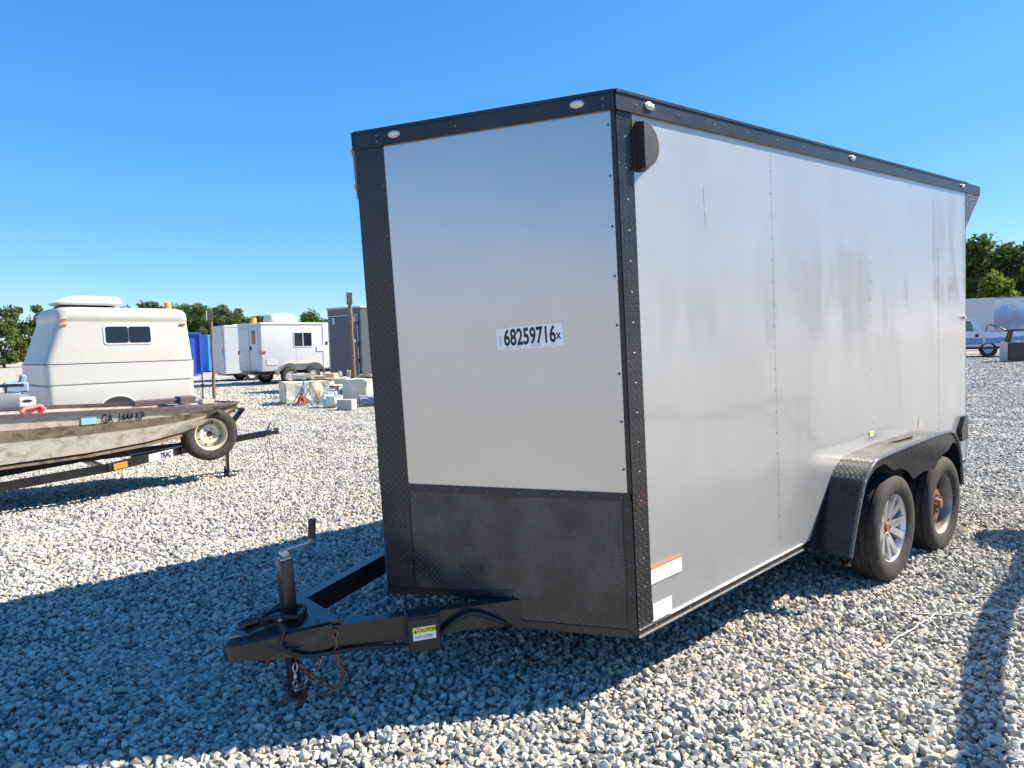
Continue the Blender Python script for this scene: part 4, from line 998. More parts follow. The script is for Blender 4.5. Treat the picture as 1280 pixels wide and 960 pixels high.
# air conditioner
ac = MB()
ac_r = [rrect(.50, 1.78, .55, 1.38, .12, 2.67), rrect(.44, 1.84, .50, 1.42, .14, 2.72), rrect(.56, 1.82, .54, 1.40, .14, 2.80), rrect(.78, 1.76, .60, 1.36, .16, 2.875), rrect(.95, 1.66, .72, 1.28, .14, 2.89)]
aco = loft(ac_r, M['plastic_white'], 'air_conditioner', C)
loft([rrect(.55, 1.70, .66, 1.34, .1, 2.59), rrect(.55, 1.70, .66, 1.34, .1, 2.65)], M['dark_in'], 'base_gasket', aco)
sl = MB()
for i in range(14): sl.box((1.12 + i * .045, .558, 2.83), (.022, .012, .06), rotm('X', -30))
sl.build('vent_slots', M['grey_ink'], aco)['kind'] = 'stuff'
cf = MB(); cf.bar((0, .4, .26), (CL, .4, .26), .06, .08); cf.bar((0, CW - .4, .26), (CL, CW - .4, .26), .06, .08); cf.bar((0, .4, .26), (-1.3, 1.0, .30), .06, .08); cf.bar((0, CW - .4, .26), (-1.3, 1.0, .30), .06, .08); cf.build('chassis', M['black_paint'], C)
cw2 = empty('wheel', (1.42, CW - .08, .24)); cw2.parent = C
MB().lathe(tyre_profile(.28, .17, .18), n=32).build('tyre', M['rubber_plain'], cw2, smooth=35)
def cap_marker(p_, r, h, label):
    o = MB().lathe([(0, h), (r * .86, h), (r * .92, h * .96), (r, h * .1), (r * 1.05, 0), (0, 0)], n=18, axis='z').build('orange_bucket', M['orange_plastic'], None, smooth=40)
    o.location = p_; tag(o, label, 'bucket', 'orange buckets on roofs'); return o
Cm = Matrix.Translation(CP) @ Matrix.Rotation(cyaw, 4, 'Z')
cap_marker(Cm @ Vector((2.78, .35, 2.58)), .085, .17, 'orange bucket on the roof of the moulded white camper')

# ================================================================== WHITE MOTORBOAT AT THE LEFT EDGE
WB = empty('white_motorboat', (-8.80, 12.6, 0), (0, 0, R(38))); tag(WB, 'white open motorboat with dark rail, cut off by the left edge', 'boat')
hl = MB(); rings = []
for x, hw, gz2, kz2 in ((.0, .78, .86, .35), (.25, .80, .90, .33), (1.2, .82, .92, .35), (2.2, .62, .96, .42), (2.9, .30, 1.0, .62), (3.15, .04, 1.02, .9)):
    rings.append([Vector((-x, s_ * f_ * hw, kz2 + (gz2 - kz2) * z_)) for s_, f_, z_ in ((-1, 1, 1), (-1, .92, .55), (-1, .7, .2), (-1, 0, 0), (1, .7, .2), (1, .92, .55), (1, 1, 1))])
n = 7
for a, b in zip(rings[:-1], rings[1:]):
    for j in range(n - 1): hl.face([a[j], a[j + 1], b[j + 1], b[j]])
hl.face(rings[0]); hl.build('hull', M['white_alu'], WB, smooth=50)
MB().slab([(-.1, -.70, .86), (-3.0, -.1, .97), (-3.0, .1, .97), (-.1, .70, .86)], (0, 0, .02)).build('deck', M['plastic_white'], WB)
rl = MB(); rl.tube([(-.05, -.6, 1.02), (-1.6, -.6, 1.04), (-2.4, -.45, 1.06)], .028, 8)
for x in (-.3, -1.2, -2.0): rl.tube([(x, -.58, .86), (x, -.6, 1.03)], .016, 6)
rl.build('rail', M['black_paint'], WB, smooth=50)
wf = MB()
for a, b in (((-.55, -.35, .9), (-.55, -.35, 1.28)), ((-.55, -.35, 1.28), (-1.25, -.35, 1.28)), ((-1.25, -.35, 1.28), (-1.25, -.35, .9))): wf.bar(a, b, .06, .06)
wf.build('windscreen_frame', mat('grey_frame', (.10, .11, .13), .5), WB)
cn = MB(); cn.slab([(-.75, .30, .9), (-1.5, .30, .9), (-1.42, .30, 1.78), (-.86, .30, 1.78)], (0, .3, 0)); cno = cn.build('console', M['concrete_white'], WB)
MB().slab([(-.98, .296, 1.34), (-1.25, .296, 1.34), (-1.25, .296, 1.56), (-.98, .296, 1.56)], (0, -.01, 0)).build('orange_panel', M['orange_ink'], cno)
MB().box((-.15, -.30, .98), (.36, .40, .18), bev=.03).build('blue_seat', M['blue_grey'], WB)
MB().box((-.05, -.28, 1.10), (.10, .36, .20), rotm('Y', 12), bev=.03).build('seat_back', M['blue_grey'], WB)
cool = empty('cooler', (-8.22, 11.8, 0), (0, 0, R(35))); tag(cool, 'white box with dark oval grip standing beside the moulded camper', 'box')
MB().box((0, 0, .70), (.24, .24, .26), bev=.02).build('body', M['plastic_white'], cool); MB().box((0, 0, .285), (.4, .35, .57), bev=.01).build('plinth', M['concrete_grey'], cool)
N = 14; MB().slab([(.07 * math.cos(2 * math.pi * i / N), -.121, .77 + .022 * math.sin(2 * math.pi * i / N)) for i in range(N)], (0, -.004, 0)).build('grip', M['dark_in'], cool)
p0, p1 = at(27, 516, 7.5), at(54, 512, 7.7)
rd = MB(); d_ = p1 - p0
rd.tube([p0, p0 + d_ * .12 + Vector((0, 0, .035)), p0 + d_ * .5 + Vector((0, 0, .04)), p0 + d_ * .85 + Vector((0, 0, .05)), p1], [.035, .022, .02, .022, .038], 8)
rd.tube([p0 + d_ * .1, p0 + d_ * .1 - Vector((0, 0, .12))], .02, 6); rd.tube([p0 + d_ * .9, p0 + d_ * .9 - Vector((0, 0, .12))], .02, 6)
rd.box(p0 + d_ * .5 - Vector((0, 0, .12)), (d_.length * .9, .16, .16), rotm('Z', 35), bev=.02)
rdo = rd.build('red_tool_box', M['red_plastic'], None, smooth=40); tag(rdo, 'red plastic carry box showing over the camouflage boat side', 'tool box')

# ================================================================== BACKGROUND TRAILERS
def trailer_frame(name, P, yaw, label, cat='trailer', group=None):
    o = empty(name, (P[0], P[1], terrain(P[0], P[1])), (0, 0, yaw)); tag(o, label, cat, group); return o
# white living-quarters trailer. local x along its side, y away from the camera
HP = on_ground(329, 482); hy = math.atan2(.73, .68)
H = trailer_frame('living_quarters_trailer', HP, hy, 'long white travel trailer with roof air conditioner behind the concrete blocks')
HL, HWd, hz0, hz1 = 6.4, 2.1, .58, 2.58
bx = MB(); bx.box((HL / 2, HWd / 2, (hz0 + hz1) / 2), (HL, HWd, hz1 - hz0), bev=.05, seg=2); bx.build('body', M['white_alu'], H, smooth=40)
MB().box((HL / 2, HWd / 2, hz1 + .035), (HL + .04, HWd + .04, .09), bev=.03).build('roof_edge', M['plastic_white'], H)
cr2 = MB(); cr2.box((HL / 2, -.006, hz1 - .03), (HL - .1, .01, .03)); cr2.build('gutter_line', M['tan_metal'], H)
for x in (1.6, 2.9, 4.2): MB().box((x, -.002, 1.65), (.012, .008, 2.0)).build('panel_seam', M['grey_ink'], H)
wn = MB().box((1.95, -.012, 1.92), (.92, .02, .66), bev=.004).build('window', M['white_alu'], H)
for x in (1.73, 2.17): MB().box((x, -.024, 1.92), (.40, .01, .58), bev=.003).build('pane', M['glass_dark'], wn)
dr = MB().box((3.35, -.012, 1.62), (.80, .02, 1.96), bev=.004).build('door', M['plastic_white'], H)
MB().box((3.52, -.026, 2.25), (.42, .012, .52), bev=.003).build('pane', M['glass_dark'], dr)
MB().box((3.12, -.03, 1.74), (.12, .03, .14), bev=.004).build('handle', M['dark_in'], dr)
MB().box((2.78, -.02, 1.5), (.36, .03, .24), bev=.01).build('hatch', M['plastic_white'], H)
MB().box((.45, -.012, .98), (.52, .02, .26), bev=.004).build('louvre', M['grey_ink'], H)
rdr = MB().box((-.012, .62, 1.55), (.02, .72, 1.80), bev=.004).build('rear_door', M['white_alu'], H)
MB().box((-.026, .62, 2.05), (.012, .30, .58), bev=.003).build('pane', M['glass_dark'], rdr)
MB().box((-.035, .88, 1.58), (.03, .10, .16)).build('handle', M['dark_in'], rdr)
MB().box((-.02, 1.45, 1.55), (.03, .85, 1.80), bev=.004).build('rear_door', M['white_alu'], H)
ld = MB()
for y in (1.25, 1.45): ld.bar((-.07, y, .6), (-.07, y, 1.6), .025, .025)
for z in (.75, 1.0, 1.25, 1.5): ld.bar((-.07, 1.25, z), (-.07, 1.45, z), .02, .02)
ld.build('ladder', M['steel'], H)
for z, y in ((1.4, .06), (1.4, 2.04)): MB().box((-.02, y, z), (.03, .07, .16)).build('tail_lamp', M['lens_red'], H)
MB().box((.12, -.02, 1.4), (.1, .03, .1), bev=.01).build('side_lamp', M['lens_red'], H)
acr = [rrect(.85, 2.05, .6, 1.4, .12, 2.64), rrect(.80, 2.10, .58, 1.42, .14, 2.70), rrect(.84, 2.06, .60, 1.40, .14, 2.95), rrect(.95, 1.90, .70, 1.32, .16, 3.06)]
loft(acr, M['plastic_white'], 'air_conditioner', H)
fd = MB(); N = 14
prof = [(.50, .62)] + [(1.15 + .52 * math.cos(math.pi - math.pi * i / N * .62), .40 + .50 * math.sin(math.pi - math.pi * i / N * .62)) for i in range(N + 1)] + [(2.35 + .52 * math.cos(math.pi * .62 - math.pi * .62 * i / N), .40 + .50 * math.sin(math.pi * .62 - math.pi * .62 * i / N)) for i in range(N + 1)]
for (x0, z0), (x1, z1) in zip(prof[:-1], prof[1:]): fd.slab([(x0, -.22, z0), (x1, -.22, z1), (x1, .02, z1), (x0, .02, z0)], (0, 0, .02))
fd.build('fender', M['tan_metal'], H)
for x in (1.18, 2.32):
    e = empty('wheel', (x, -.06, .36)); e.parent = H
    MB().lathe(tyre_profile(.36, .2, .22, False), n=28).build('tyre', M['rubber_plain'], e, smooth=35)
    MB().lathe([(0, -.06), (.10, -.07), (.17, -.04), (.19, -.1), (.205, -.1)], n=20).build('rim', M['alloy'], e, smooth=35)
    e2 = copy_tree(e, H); e2.location.y = HWd - .06
uf = MB(); uf.box((HL / 2, HWd / 2, .52), (HL, HWd - .5, .16)); uf.box((-.2, .8, .52), (.4, .9, .08)); uf.build('chassis', M['black_paint'], H)
MB().box((-.32, .35, .55), (.10, .10, .14), bev=.02).build('rear_hitch', M['rust'], H)
for i in range(3): pass
Hm = Matrix.Translation(HP) @ Matrix.Rotation(hy, 4, 'Z')
cap_marker(Hm @ Vector((.18, .95, hz1 + .08)), .135, .22, 'orange bucket on the roof of the long travel trailer')

# white cargo trailer, nose towards the living-quarters trailer
KP = at(281, 441, 33.5); ky = math.atan2(.62, .78)
K = trailer_frame('white_cargo_trailer', (KP.x, KP.y), ky, 'plain white cargo trailer between blue containers and long travel trailer')
bx = MB(); bx.box((1.4, 1.0, 1.55), (2.8, 2.0, 2.0 + .35), bev=.03); bx.build('body', M['white_alu'], K)
MB().box((-.012, 1.0, 1.5), (.02, 1.7, 2.0), bev=.004).build('rear_door', M['white_alu'], K)
MB().box((.03, -.008, 1.55), (.06, .02, 2.3)).build('corner_trim', M['grey_ink'], K)
MB().box((1.4, -.006, 2.68), (2.8, .02, .06)).build('roof_trim', M['plastic_white'], K)
MB().box((.9, 1.0, 2.76), (.35, .35, .08), bev=.02).build('roof_vent', M['plastic_white'], K)
MB().box((-.03, .25, 1.45), (.03, .05, .35)).build('latch', M['blue_grey'], K)
e = empty('wheel', (1.25, .10, .34)); e.parent = K
MB().lathe(tyre_profile(.34, .2, .2, False), n=24).build('tyre', M['rubber_plain'], e, smooth=35); MB().lathe([(0, -.06), (.17, -.05), (.19, -.1), (.205, -.1)], n=20).build('rim', M['white_alu'], e, smooth=35)
e2 = copy_tree(e, K); e2.location.y = 1.9
MB().box((1.4, 1.0, .34), (2.6, 1.5, .10)).build('chassis', M['black_paint'], K)

# dark grey cargo trailer, rear door towards us
GP = at(452, 441, 24.0); gy = math.atan2(.80, .60)
G = trailer_frame('grey_cargo_trailer', (GP.x, GP.y), gy, 'dark grey cargo trailer with closed rear door behind leaning post')
GW = 1.75
MB().box((2.2, GW / 2, 1.72), (4.4, GW, 2.30), bev=.015).build('body', M['grey_alu'], G)
MB().box((-.014, GW / 2, 1.62), (.02, GW - .26, 1.98), bev=.004).build('rear_door', mat('grey_door', (.055, .068, .085), .4, .1), G)
df = MB()
for c, s_ in (((-.024, GW / 2, 2.63), (.02, GW - .22, .025)), ((-.024, .12, 1.62), (.02, .025, 2.0)), ((-.024, GW - .12, 1.62), (.02, .025, 2.0))): df.box(c, s_)
df.build('door_seal', M['steel'], G)
hb2 = MB()
for z in (2.35, 1.62, 1.05): hb2.box((-.035, .12, z), (.03, .05, .14))
hb2.bar((-.04, .14, 1.0), (-.04, .14, 2.35), .02, .02); hb2.box((-.035, GW - .16, 1.75), (.03, .16, .05)); hb2.build('door_hardware', M['black_paint'], G)
MB().box((-.03, GW - .36, 2.45), (.006, .13, .22)).build('door_sticker', mat('decal_green', (.35, .50, .45), .5), G)
MB().box((-.03, .28, 2.5), (.006, .12, .16)).build('door_sticker', M['blue_ink'], G)
MB().box((-.03, .30, 1.75), (.006, .12, .10)).build('door_sticker', M['white_sticker'], G)
MB().box((2.2, GW / 2, 2.90), (4.46, GW + .05, .07), bev=.01).build('roof_cap', M['tan_metal'], G)
MB().box((.5, -.01, .82), (.09, .02, .04)).build('side_lamp', M['lens_clear'], G)
for x in (1.7, 2.6):
    e = empty('wheel', (x, .05, .34)); e.parent = G
    MB().lathe(tyre_profile(.34, .2, .2, False), n=24).build('tyre', M['rubber_plain'], e, smooth=35); MB().lathe([(0, -.06), (.17, -.05), (.19, -.1), (.205, -.1)], n=20).build('rim', M['white_alu'], e, smooth=35)
    e2 = copy_tree(e, G); e2.location.y = GW - .05
MB().box((2.2, GW / 2, .48), (4.2, GW - .3, .2)).build('chassis', M['black_paint'], G)

# blue containers
def container(P, yaw, mt, label, L=4.0, Wd=2.2, Ht=2.55):
    o = trailer_frame('storage_container', (P.x, P.y), yaw, label, 'container', 'blue storage containers')
    o.location.z += .0
    c = MB(); c.box((L / 2, Wd / 2, Ht / 2 + .12), (L - .12, Wd - .12, Ht - .16)); 
    for i in range(int(L / .28)): c.box((.2 + i * .28, .05, Ht / 2 + .12), (.12, .06, Ht - .3))
    c.build('corrugated_wall', mt, o)
    fr_ = MB()
    for x in (0, L):
        for y in (0, Wd): fr_.box((x, y, Ht / 2 + .1), (.13, .13, Ht))
    for z in (.12, Ht + .06):
        for y in (0, Wd): fr_.box((L / 2, y, z), (L - .13, .12, .12))
        for x in (0, L): fr_.box((x, Wd / 2, z), (.12, Wd - .13, .12))
    fr_.build('frame', mt, o)
    dd_ = MB()
    for y in (.3, .8, 1.4, 1.9): dd_.bar((-.08, y, .25), (-.08, y, Ht - .1), .04, .04)
    dd_.build('lock_rods', M['grey_ink'], o); return o
container(at(251, 441, 43), R(128), M['blue_dark'], 'dark blue storage container half hidden behind the moulded camper')
container(at(261, 441, 50), R(60), M['blue_bright'], 'bright blue storage container beside the dark blue one')

# ================================================================== POSTS
def post(px, pyb, pyt, Y, lean, label, rad=.055):
    b = at(px, 441, Y); z0 = 0; top = at(px + lean, pyt, Y)
    o = empty('sign_post', (b.x, b.y, 0)); tag(o, label, 'post', 'wooden posts with sign boxes')
    d = Vector((top.x - b.x, 0, top.z))
    n = 9; rr3 = random.Random(px); pts = [d * (i / n) + Vector((rr3.uniform(-.012, .012), rr3.uniform(-.01, .01), 0)) for i in range(n + 1)]
    MB().tube(pts, [rad * rr3.uniform(.9, 1.08) for _ in pts], 8).build('post', M['wood_post'], o, smooth=50)
    MB().box(d + Vector((0, -.05, .02)), (.16, .13, .34), rotm('Z', 25), bev=.01).build('sign_box', M['plum_metal'], o)
    MB().box(d + Vector((-.085, -.10, .02)), (.03, .10, .28), rotm('Z', 25), bev=.005).build('sign_plate', M['concrete_white'], o)
    return o
post(265, 497, 395, 22.0, -1.5, 'upright wooden post with sign box beside the moulded camper')
post(443, 475, 374, 20.3, -6, 'leaning wooden post with sign box in front of the grey trailer')
rp = at(251, 441, 19.0); ro_ = MB().tube([(0, 0, 0), (0, 0, .95)], .018, 8); ro_.box((0, 0, .6), (.09, .02, .05)); ro_ = ro_.build('marker_rod', M['black_paint'], None); ro_.location = (rp.x, rp.y, 0); tag(ro_, 'thin black rod standing between camper and wooden post', 'rod')

# ================================================================== CONCRETE BLOCKS AND DEBRIS
def block(name, px0, px1, pyt, pyb, depth_, mt, label, cat, yaw=0, Y=None, bev=.03, jit=.02, thick=None, lift=0.0, group='concrete blocks'):
    Yb = Y if Y else on_ground((px0 + px1) / 2, pyb).y
    a = at(px0, pyb, Yb); b = at(px1, pyb, Yb); t = at((px0 + px1) / 2, pyt, Yb)
    wd = b.x - a.x; z0 = lift if Y else 0.0; ht = max(.06, t.z - z0)
    th_ = thick if thick else wd
    bm = bmesh.new(); bmesh.ops.create_cube(bm, size=1)
    for v in bm.verts: v.co = Vector((v.co.x * wd, v.co.y * th_, v.co.z * ht))
    bmesh.ops.subdivide_edges(bm, edges=bm.edges, cuts=2, use_grid_fill=True)
    bmesh.ops.bevel(bm, geom=[e for e in bm.edges if len(e.link_faces) == 2 and e.calc_face_angle(0) > 1], offset=bev, segments=2, affect='EDGES')
    q = random.Random(px0 * 7 + pyt)
    for v in bm.verts: v.co += Vector((q.uniform(-jit, jit), q.uniform(-jit, jit), q.uniform(-jit, jit)))
    zmin = min(v.co.z for v in bm.verts)
    me = bpy.data.meshes.new(name); bm.to_mesh(me); bm.free(); me.materials.append(mt)
    for p_ in me.polygons: p_.use_smooth = False
    o = bpy.data.objects.new(name, me); col.objects.link(o)
    o.location = ((a.x + b.x) / 2, Yb + th_ / 2, z0 - zmin); o.rotation_euler = (0, 0, R(yaw)); tag(o, label, cat, group); return o
block('concrete_block', 347, 383, 479, 506, 1, M['concrete'], 'large cream concrete block at the left end of the pile', 'block', yaw=28, thick=.9)
block('concrete_block', 378, 412, 478, 500, 1, M['concrete'], 'cream concrete block behind the tripod stands', 'block', yaw=5, thick=.7)
block('concrete_block', 432, 470, 475, 506, 1, M['concrete'], 'large cream concrete block under the leaning post', 'block', yaw=-24, thick=.9)
block('concrete_block', 408, 434, 473, 496, 1, M['concrete'], 'cream concrete block behind the white rubble', 'block', yaw=0, thick=.6)
block('concrete_lump', 400, 422, 492, 510, 1, M['concrete_white'], 'chunky white concrete lump in front of the pile', 'rubble', yaw=12, thick=.42, bev=.08, jit=.04, group='rubble')
block('concrete_lump', 404, 430, 484, 503, 1, M['concrete_white'], 'white broken slab lying across the pile', 'rubble', yaw=-10, thick=.5, bev=.06, jit=.04, group='rubble')
block('cinder_block', 422, 442, 500, 513, 1, M['concrete_grey'], 'tan masonry block standing in front of the pile', 'block', yaw=-12, thick=.3, bev=.01, jit=.006, group='masonry blocks')
block('stone_slab', 425, 441, 489, 500, 1, M['concrete_dark'], 'grey tilted stone chunk above the tan masonry block', 'rubble', yaw=35, Y=18.8, thick=.3, bev=.05, jit=.05, lift=.22, group='rubble')
block('concrete_lump', 446, 472, 497, 509, 1, M['concrete_dark'], 'dark grey slab leaning at the right end of the pile', 'rubble', yaw=18, thick=.35, bev=.05, jit=.03, group='rubble')
block('masonry_block', 364, 384, 468, 480, 1, M['concrete_grey'], 'small grey block resting on the left cream block', 'block', yaw=20, Y=21.6, thick=.35, bev=.01, jit=.006, lift=.58, group='masonry blocks')
block('cardboard_box', 391, 405, 470, 479, 1, M['cardboard'], 'left cardboard box on the concrete pile', 'box', yaw=14, Y=21.4, thick=.3, bev=.008, jit=.006, lift=.56, group='cardboard boxes')
block('cardboard_box', 404, 420, 467, 477, 1, M['cardboard'], 'right larger cardboard box on the concrete pile', 'box', yaw=-12, Y=21.8, thick=.35, bev=.008, jit=.006, lift=.56, group='cardboard boxes')
block('wood_scrap', 404, 416, 477, 483, 1, M['wood_post'], 'brown wood scrap below the cardboard boxes', 'wood', yaw=-18, Y=20.8, thick=.15, bev=.008, jit=.01, lift=.52, group='scraps')
block('paper_cup', 422, 427, 464, 473, 1, M['plastic_white'], 'white cup standing left of the leaning post', 'cup', yaw=0, Y=21.3, thick=.11, bev=.03, jit=.0, lift=.64, group='cups')
block('masonry_block', 433, 438, 463, 474, 1, M['concrete_grey'], 'small tan block just left of the leaning post foot', 'block', yaw=10, Y=21.0, thick=.15, bev=.01, jit=.004, lift=.62, group='masonry blocks')
block('masonry_block', 447, 466, 470, 477, 1, mat('brick_pink', (.46, .33, .27), .9), 'pinkish brick rubble on top of the right cream block', 'block', yaw=-12, Y=20.6, thick=.2, bev=.02, jit=.02, lift=.62, group='masonry blocks')
block('rust_scrap', 412, 422, 487, 494, 1, M['rust'], 'rusty scrap lying on the white broken slab', 'scrap', yaw=20, Y=19.0, thick=.2, bev=.02, jit=.03, lift=.40, group='scraps')
# round boulder
def boulder(P, r, label, mt):
    bm = bmesh.new(); bmesh.ops.create_icosphere(bm, subdivisions=3, radius=1)
    q = random.Random(5)
    pl_ = [(Vector((q.gauss(0, 1), q.gauss(0, 1), q.gauss(0, 1))).normalized(), q.uniform(.8, .95)) for _ in range(14)]
    for v in bm.verts:
        k = min([1.0] + [d / max(1e-3, n_.dot(v.co)) for n_, d in pl_ if n_.dot(v.co) > .3]); v.co = Vector((v.co.x * r[0], v.co.y * r[1], v.co.z * r[2])) * k
    me = bpy.data.meshes.new('boulder'); bm.to_mesh(me); bm.free(); me.materials.append(mt)
    for p_ in me.polygons: p_.use_smooth = True
    o = bpy.data.objects.new('boulder', me); col.objects.link(o); o.location = P; tag(o, label, 'boulder')
b_ = at(394, 506, 20.0); boulder((b_.x, 20.1, .30), (.26, .26, .33), 'round tan boulder right of the tripod stands', M['rock_tan'])
# tripod stands
def tripod(px, Y, h, mt, label, spread=.30, seed=1):
    b = at(px, 441, Y); o = empty('jack_stand', (b.x, b.y, 0)); tag(o, label, 'jack stand', 'tripod stands')
    q = random.Random(seed)
    for k in range(4):
        a = 2 * math.pi * k / 4 + q.uniform(-.3, .6); MB().bar((.02 * math.cos(a), .02 * math.sin(a), h * .78), (spread * math.cos(a), spread * math.sin(a), .02), .035, .02).build('leg', mt, o)
    MB().tube([(0, 0, h * .45), (0, 0, h)], .03, 8).build('post', mt, o); MB().box((0, 0, h), (.12, .08, .03), bev=.008).build('saddle', mt, o)
tripod(378, 18.8, .70, M['blue_grey'], 'blue grey steel tripod stand in front of the concrete blocks', .36, 2)
tripod(374, 18.5, .34, mat('red_steel', (.36, .08, .05), .5), 'low red steel jack stand beneath the blue grey tripod', .16, 4)
tripod(386, 18.7, .62, M['steel'], 'pale steel tripod stand right of the blue grey one', .30, 9)

# ================================================================== RIGHT BACKGROUND
PD = 34.5
pb = at(1234, 441, PD); pyaw = math.atan2(-.549, .836)
PK = trailer_frame('pickup_truck', (pb.x, pb.y), pyaw, 'white and blue pickup truck parked far behind the silver trailer', 'truck')
# local: +x to the right (tail), -y towards the camera
PW = 1.0
def pprism(prof, y0, y1, name, mt, parent=PK): return MB().prism(prof, lambda x, z: (x, y0, z), lambda x, z: (x, y1, z)).build(name, mt, parent)
pprism([(-.14, .52), (2.0, .55), (2.02, 1.22), (-.14, 1.22)], -PW, PW, 'bed', M['pickup_paint'])
pprism([(-2.9, .52), (-.16, .52), (-.16, 1.22), (-2.9, 1.2), (-3.0, .8)], -PW, PW, 'cab_body', M['pickup_paint'])
pprism([(-4.3, .5), (-2.92, .5), (-2.92, 1.2), (-4.2, 1.05), (-4.34, .8)], -PW + .02, PW - .02, 'hood', M['pickup_paint'])
cabo = MB().prism([(-2.9, 1.21), (-.22, 1.21), (-.46, 1.88), (-.6, 1.93), (-1.9, 1.93), (-2.1, 1.9)], lambda x, z: (x, -PW + (z - 1.2) * .18, z), lambda x, z: (x, PW - (z - 1.2) * .18, z)).build('cab_roof', M['pickup_paint'], PK)
MB().slab([(x, -PW + (z - 1.2) * .18 - .004, z) for x, z in ((-1.55, 1.28), (-.56, 1.28), (-.70, 1.76), (-1.55, 1.78))], (0, -.008, 0)).build('side_window', M['glass_green'], cabo)
MB().slab([(x, -PW + (z - 1.2) * .18 - .004, z) for x, z in ((-2.55, 1.28), (-1.65, 1.28), (-1.65, 1.78), (-2.1, 1.78))], (0, -.008, 0)).build('side_window', M['glass_green'], cabo)
MB().slab([(-1.5, -PW - .001, .62), (-.2, -PW - .001, .62), (-.2, -PW - .001, .92), (-1.5, -PW - .001, .98)], (0, -.004, 0)).build('stripe', M['pickup_stripe'], PK)
MB().slab([(-.1, -PW - .001, .66), (1.98, -PW - .001, .66), (1.98, -PW - .001, 1.02), (-.1, -PW - .001, .92)], (0, -.004, 0)).build('stripe', M['pickup_stripe'], PK)
MB().box((-.44, -PW - .012, 1.06), (.14, .03, .14), bev=.005).build('door_handle', M['dark_in'], PK)
MB().box((-.15, -PW - .003, .88), (.02, .006, .66)).build('door_gap', M['grey_ink'], PK)
pprism([(-2.9, .38), (2.0, .40), (2.0, .53), (-2.9, .51)], -PW + .04, PW - .04, 'underbody', M['black_paint'])
MB().tube([(-.05, .75, 1.2), (-.02, .72, 1.50), (.12, .70, 1.58), (.5, .70, 1.46), (.85, .70, 1.2)], .03, 8).build('bed_rail', M['black_paint'], PK, smooth=50)
MB().box((1.05, 0, 1.235), (1.9, 1.95, .02)).build('bed_cover', M['plum_metal'], PK)
for x in (.02, -3.3):
    for s in (-1, 1):
        e = empty('wheel', (x, s * (PW - .12), .38), (0, 0, math.pi if s < 0 else 0)); e.parent = PK
        MB().lathe(tyre_profile(.38, .2, .25, False), n=24).build('tyre', M['rubber_plain'], e, smooth=35); MB().lathe([(0, .06), (.17, .05), (.19, .09), (.205, .09)], n=20).build('rim', M['grey_ink'], e, smooth=35)
# semi trailer with printed side
sp0 = at(1242, 441, 46.0)
SM = trailer_frame('box_trailer', (sp0.x, sp0.y), 0, 'tall white box trailer with printed landscape panels behind pickup', 'trailer')
ux = Vector((.85, -.53, 0)); vx = Vector((-.86, .50, 0))
a0 = Vector((0, 0, 0)); q1 = Vector((.92, -.38, 0)).normalized(); q2 = Vector((-.80, .60, 0)).normalized()
zb, zt = .75, 3.40
MB().slab([Vector((0, 0, zb)), q1 * 7 + Vector((0, 0, zb)), q1 * 7 + Vector((0, 0, zt)), Vector((0, 0, zt))], Vector((.38, .92, 0)) * .05).build('printed_wall', M['mural'], SM)
MB().slab([Vector((0, 0, zb)), q2 * 7 + Vector((0, 0, zb)), q2 * 7 + Vector((0, 0, zt)), Vector((0, 0, zt))], Vector((.6, .8, 0)) * .05).build('white_wall', M['white_alu'], SM)
MB().slab([Vector((0, 0, zt)), q1 * 7 + Vector((0, 0, zt)), q1 * 7 + q2 * 7 + Vector((0, 0, zt)), q2 * 7 + Vector((0, 0, zt))], (0, 0, .05)).build('roof', M['white_alu'], SM)
pt_ = MB()
for k in (0, 1.02, 3.1, 5.2): pt_.bar(q1 * k + Vector((-.03, -.06, zb)), q1 * k + Vector((-.03, -.06, zt)), .13, .10)
pt_.bar(Vector((0, -.03, zt)), q1 * 7 + Vector((0, -.03, zt)), .07, .07); pt_.build('wall_posts', M['concrete_dark'], SM)
lg = MB()
for q in (q1 * .4 + q2 * .4, q1 * 6 + q2 * .6, q2 * 6 + q1 * .6): lg.bar(q, q + Vector((0, 0, zb)), .2, .2)
lg.bar(Vector((.3, .1, zb - .1)), q1 * 7 + Vector((0, .2, zb - .1)), .2, .15); lg.bar(Vector((0, .2, zb - .1)), q2 * 7 + Vector((.2, .2, zb - .1)), .2, .15); lg.build('undercarriage', M['black_paint'], SM)
# black machine at the right edge
mp_ = at(1266, 441, 29.0); my = math.atan2(-.5, .85)
MC = trailer_frame('steel_rack', (mp_.x, mp_.y), my, 'black steel equipment cart with grey side panel at the right edge', 'cart')
MB().box((.22, 0, .40), (.86, .8, .72), bev=.03).build('bin', M['black_gloss'], MC)
MB().box((-.32, -.05, .42), (.22, .8, .78), bev=.01).build('side_panel', M['concrete_grey'], MC)
fr3 = MB()
for x in (-.05, .25, .62): fr3.bar((x, -.38, .74), (x, -.38, 1.30), .05, .05)
fr3.bar((-.22, -.38, 1.30), (.66, -.38, 1.30), .06, .06); fr3.bar((-.22, .38, 1.30), (.66, .38, 1.30), .06, .06); fr3.bar((-.2, -.38, .78), (-.08, -.38, 1.30), .13, .12); fr3.bar((-.2, .38, .78), (-.08, .38, 1.30), .1, .12)
fr3.bar((.64, -.38, 1.30), (.64, .38, 1.30), .05, .05); fr3.build('frame', M['black_gloss'], MC)
MB().box((.70, -.3, .95), (.16, .2, .14), bev=.02).build('purple_can', mat('purple', (.25, .06, .16), .5), MC)
MB().box((.25, -.1, .80), (.5, .4, .10), bev=.02).build('tray', M['leaf_dark'] if False else M['grey_ink'], MC)

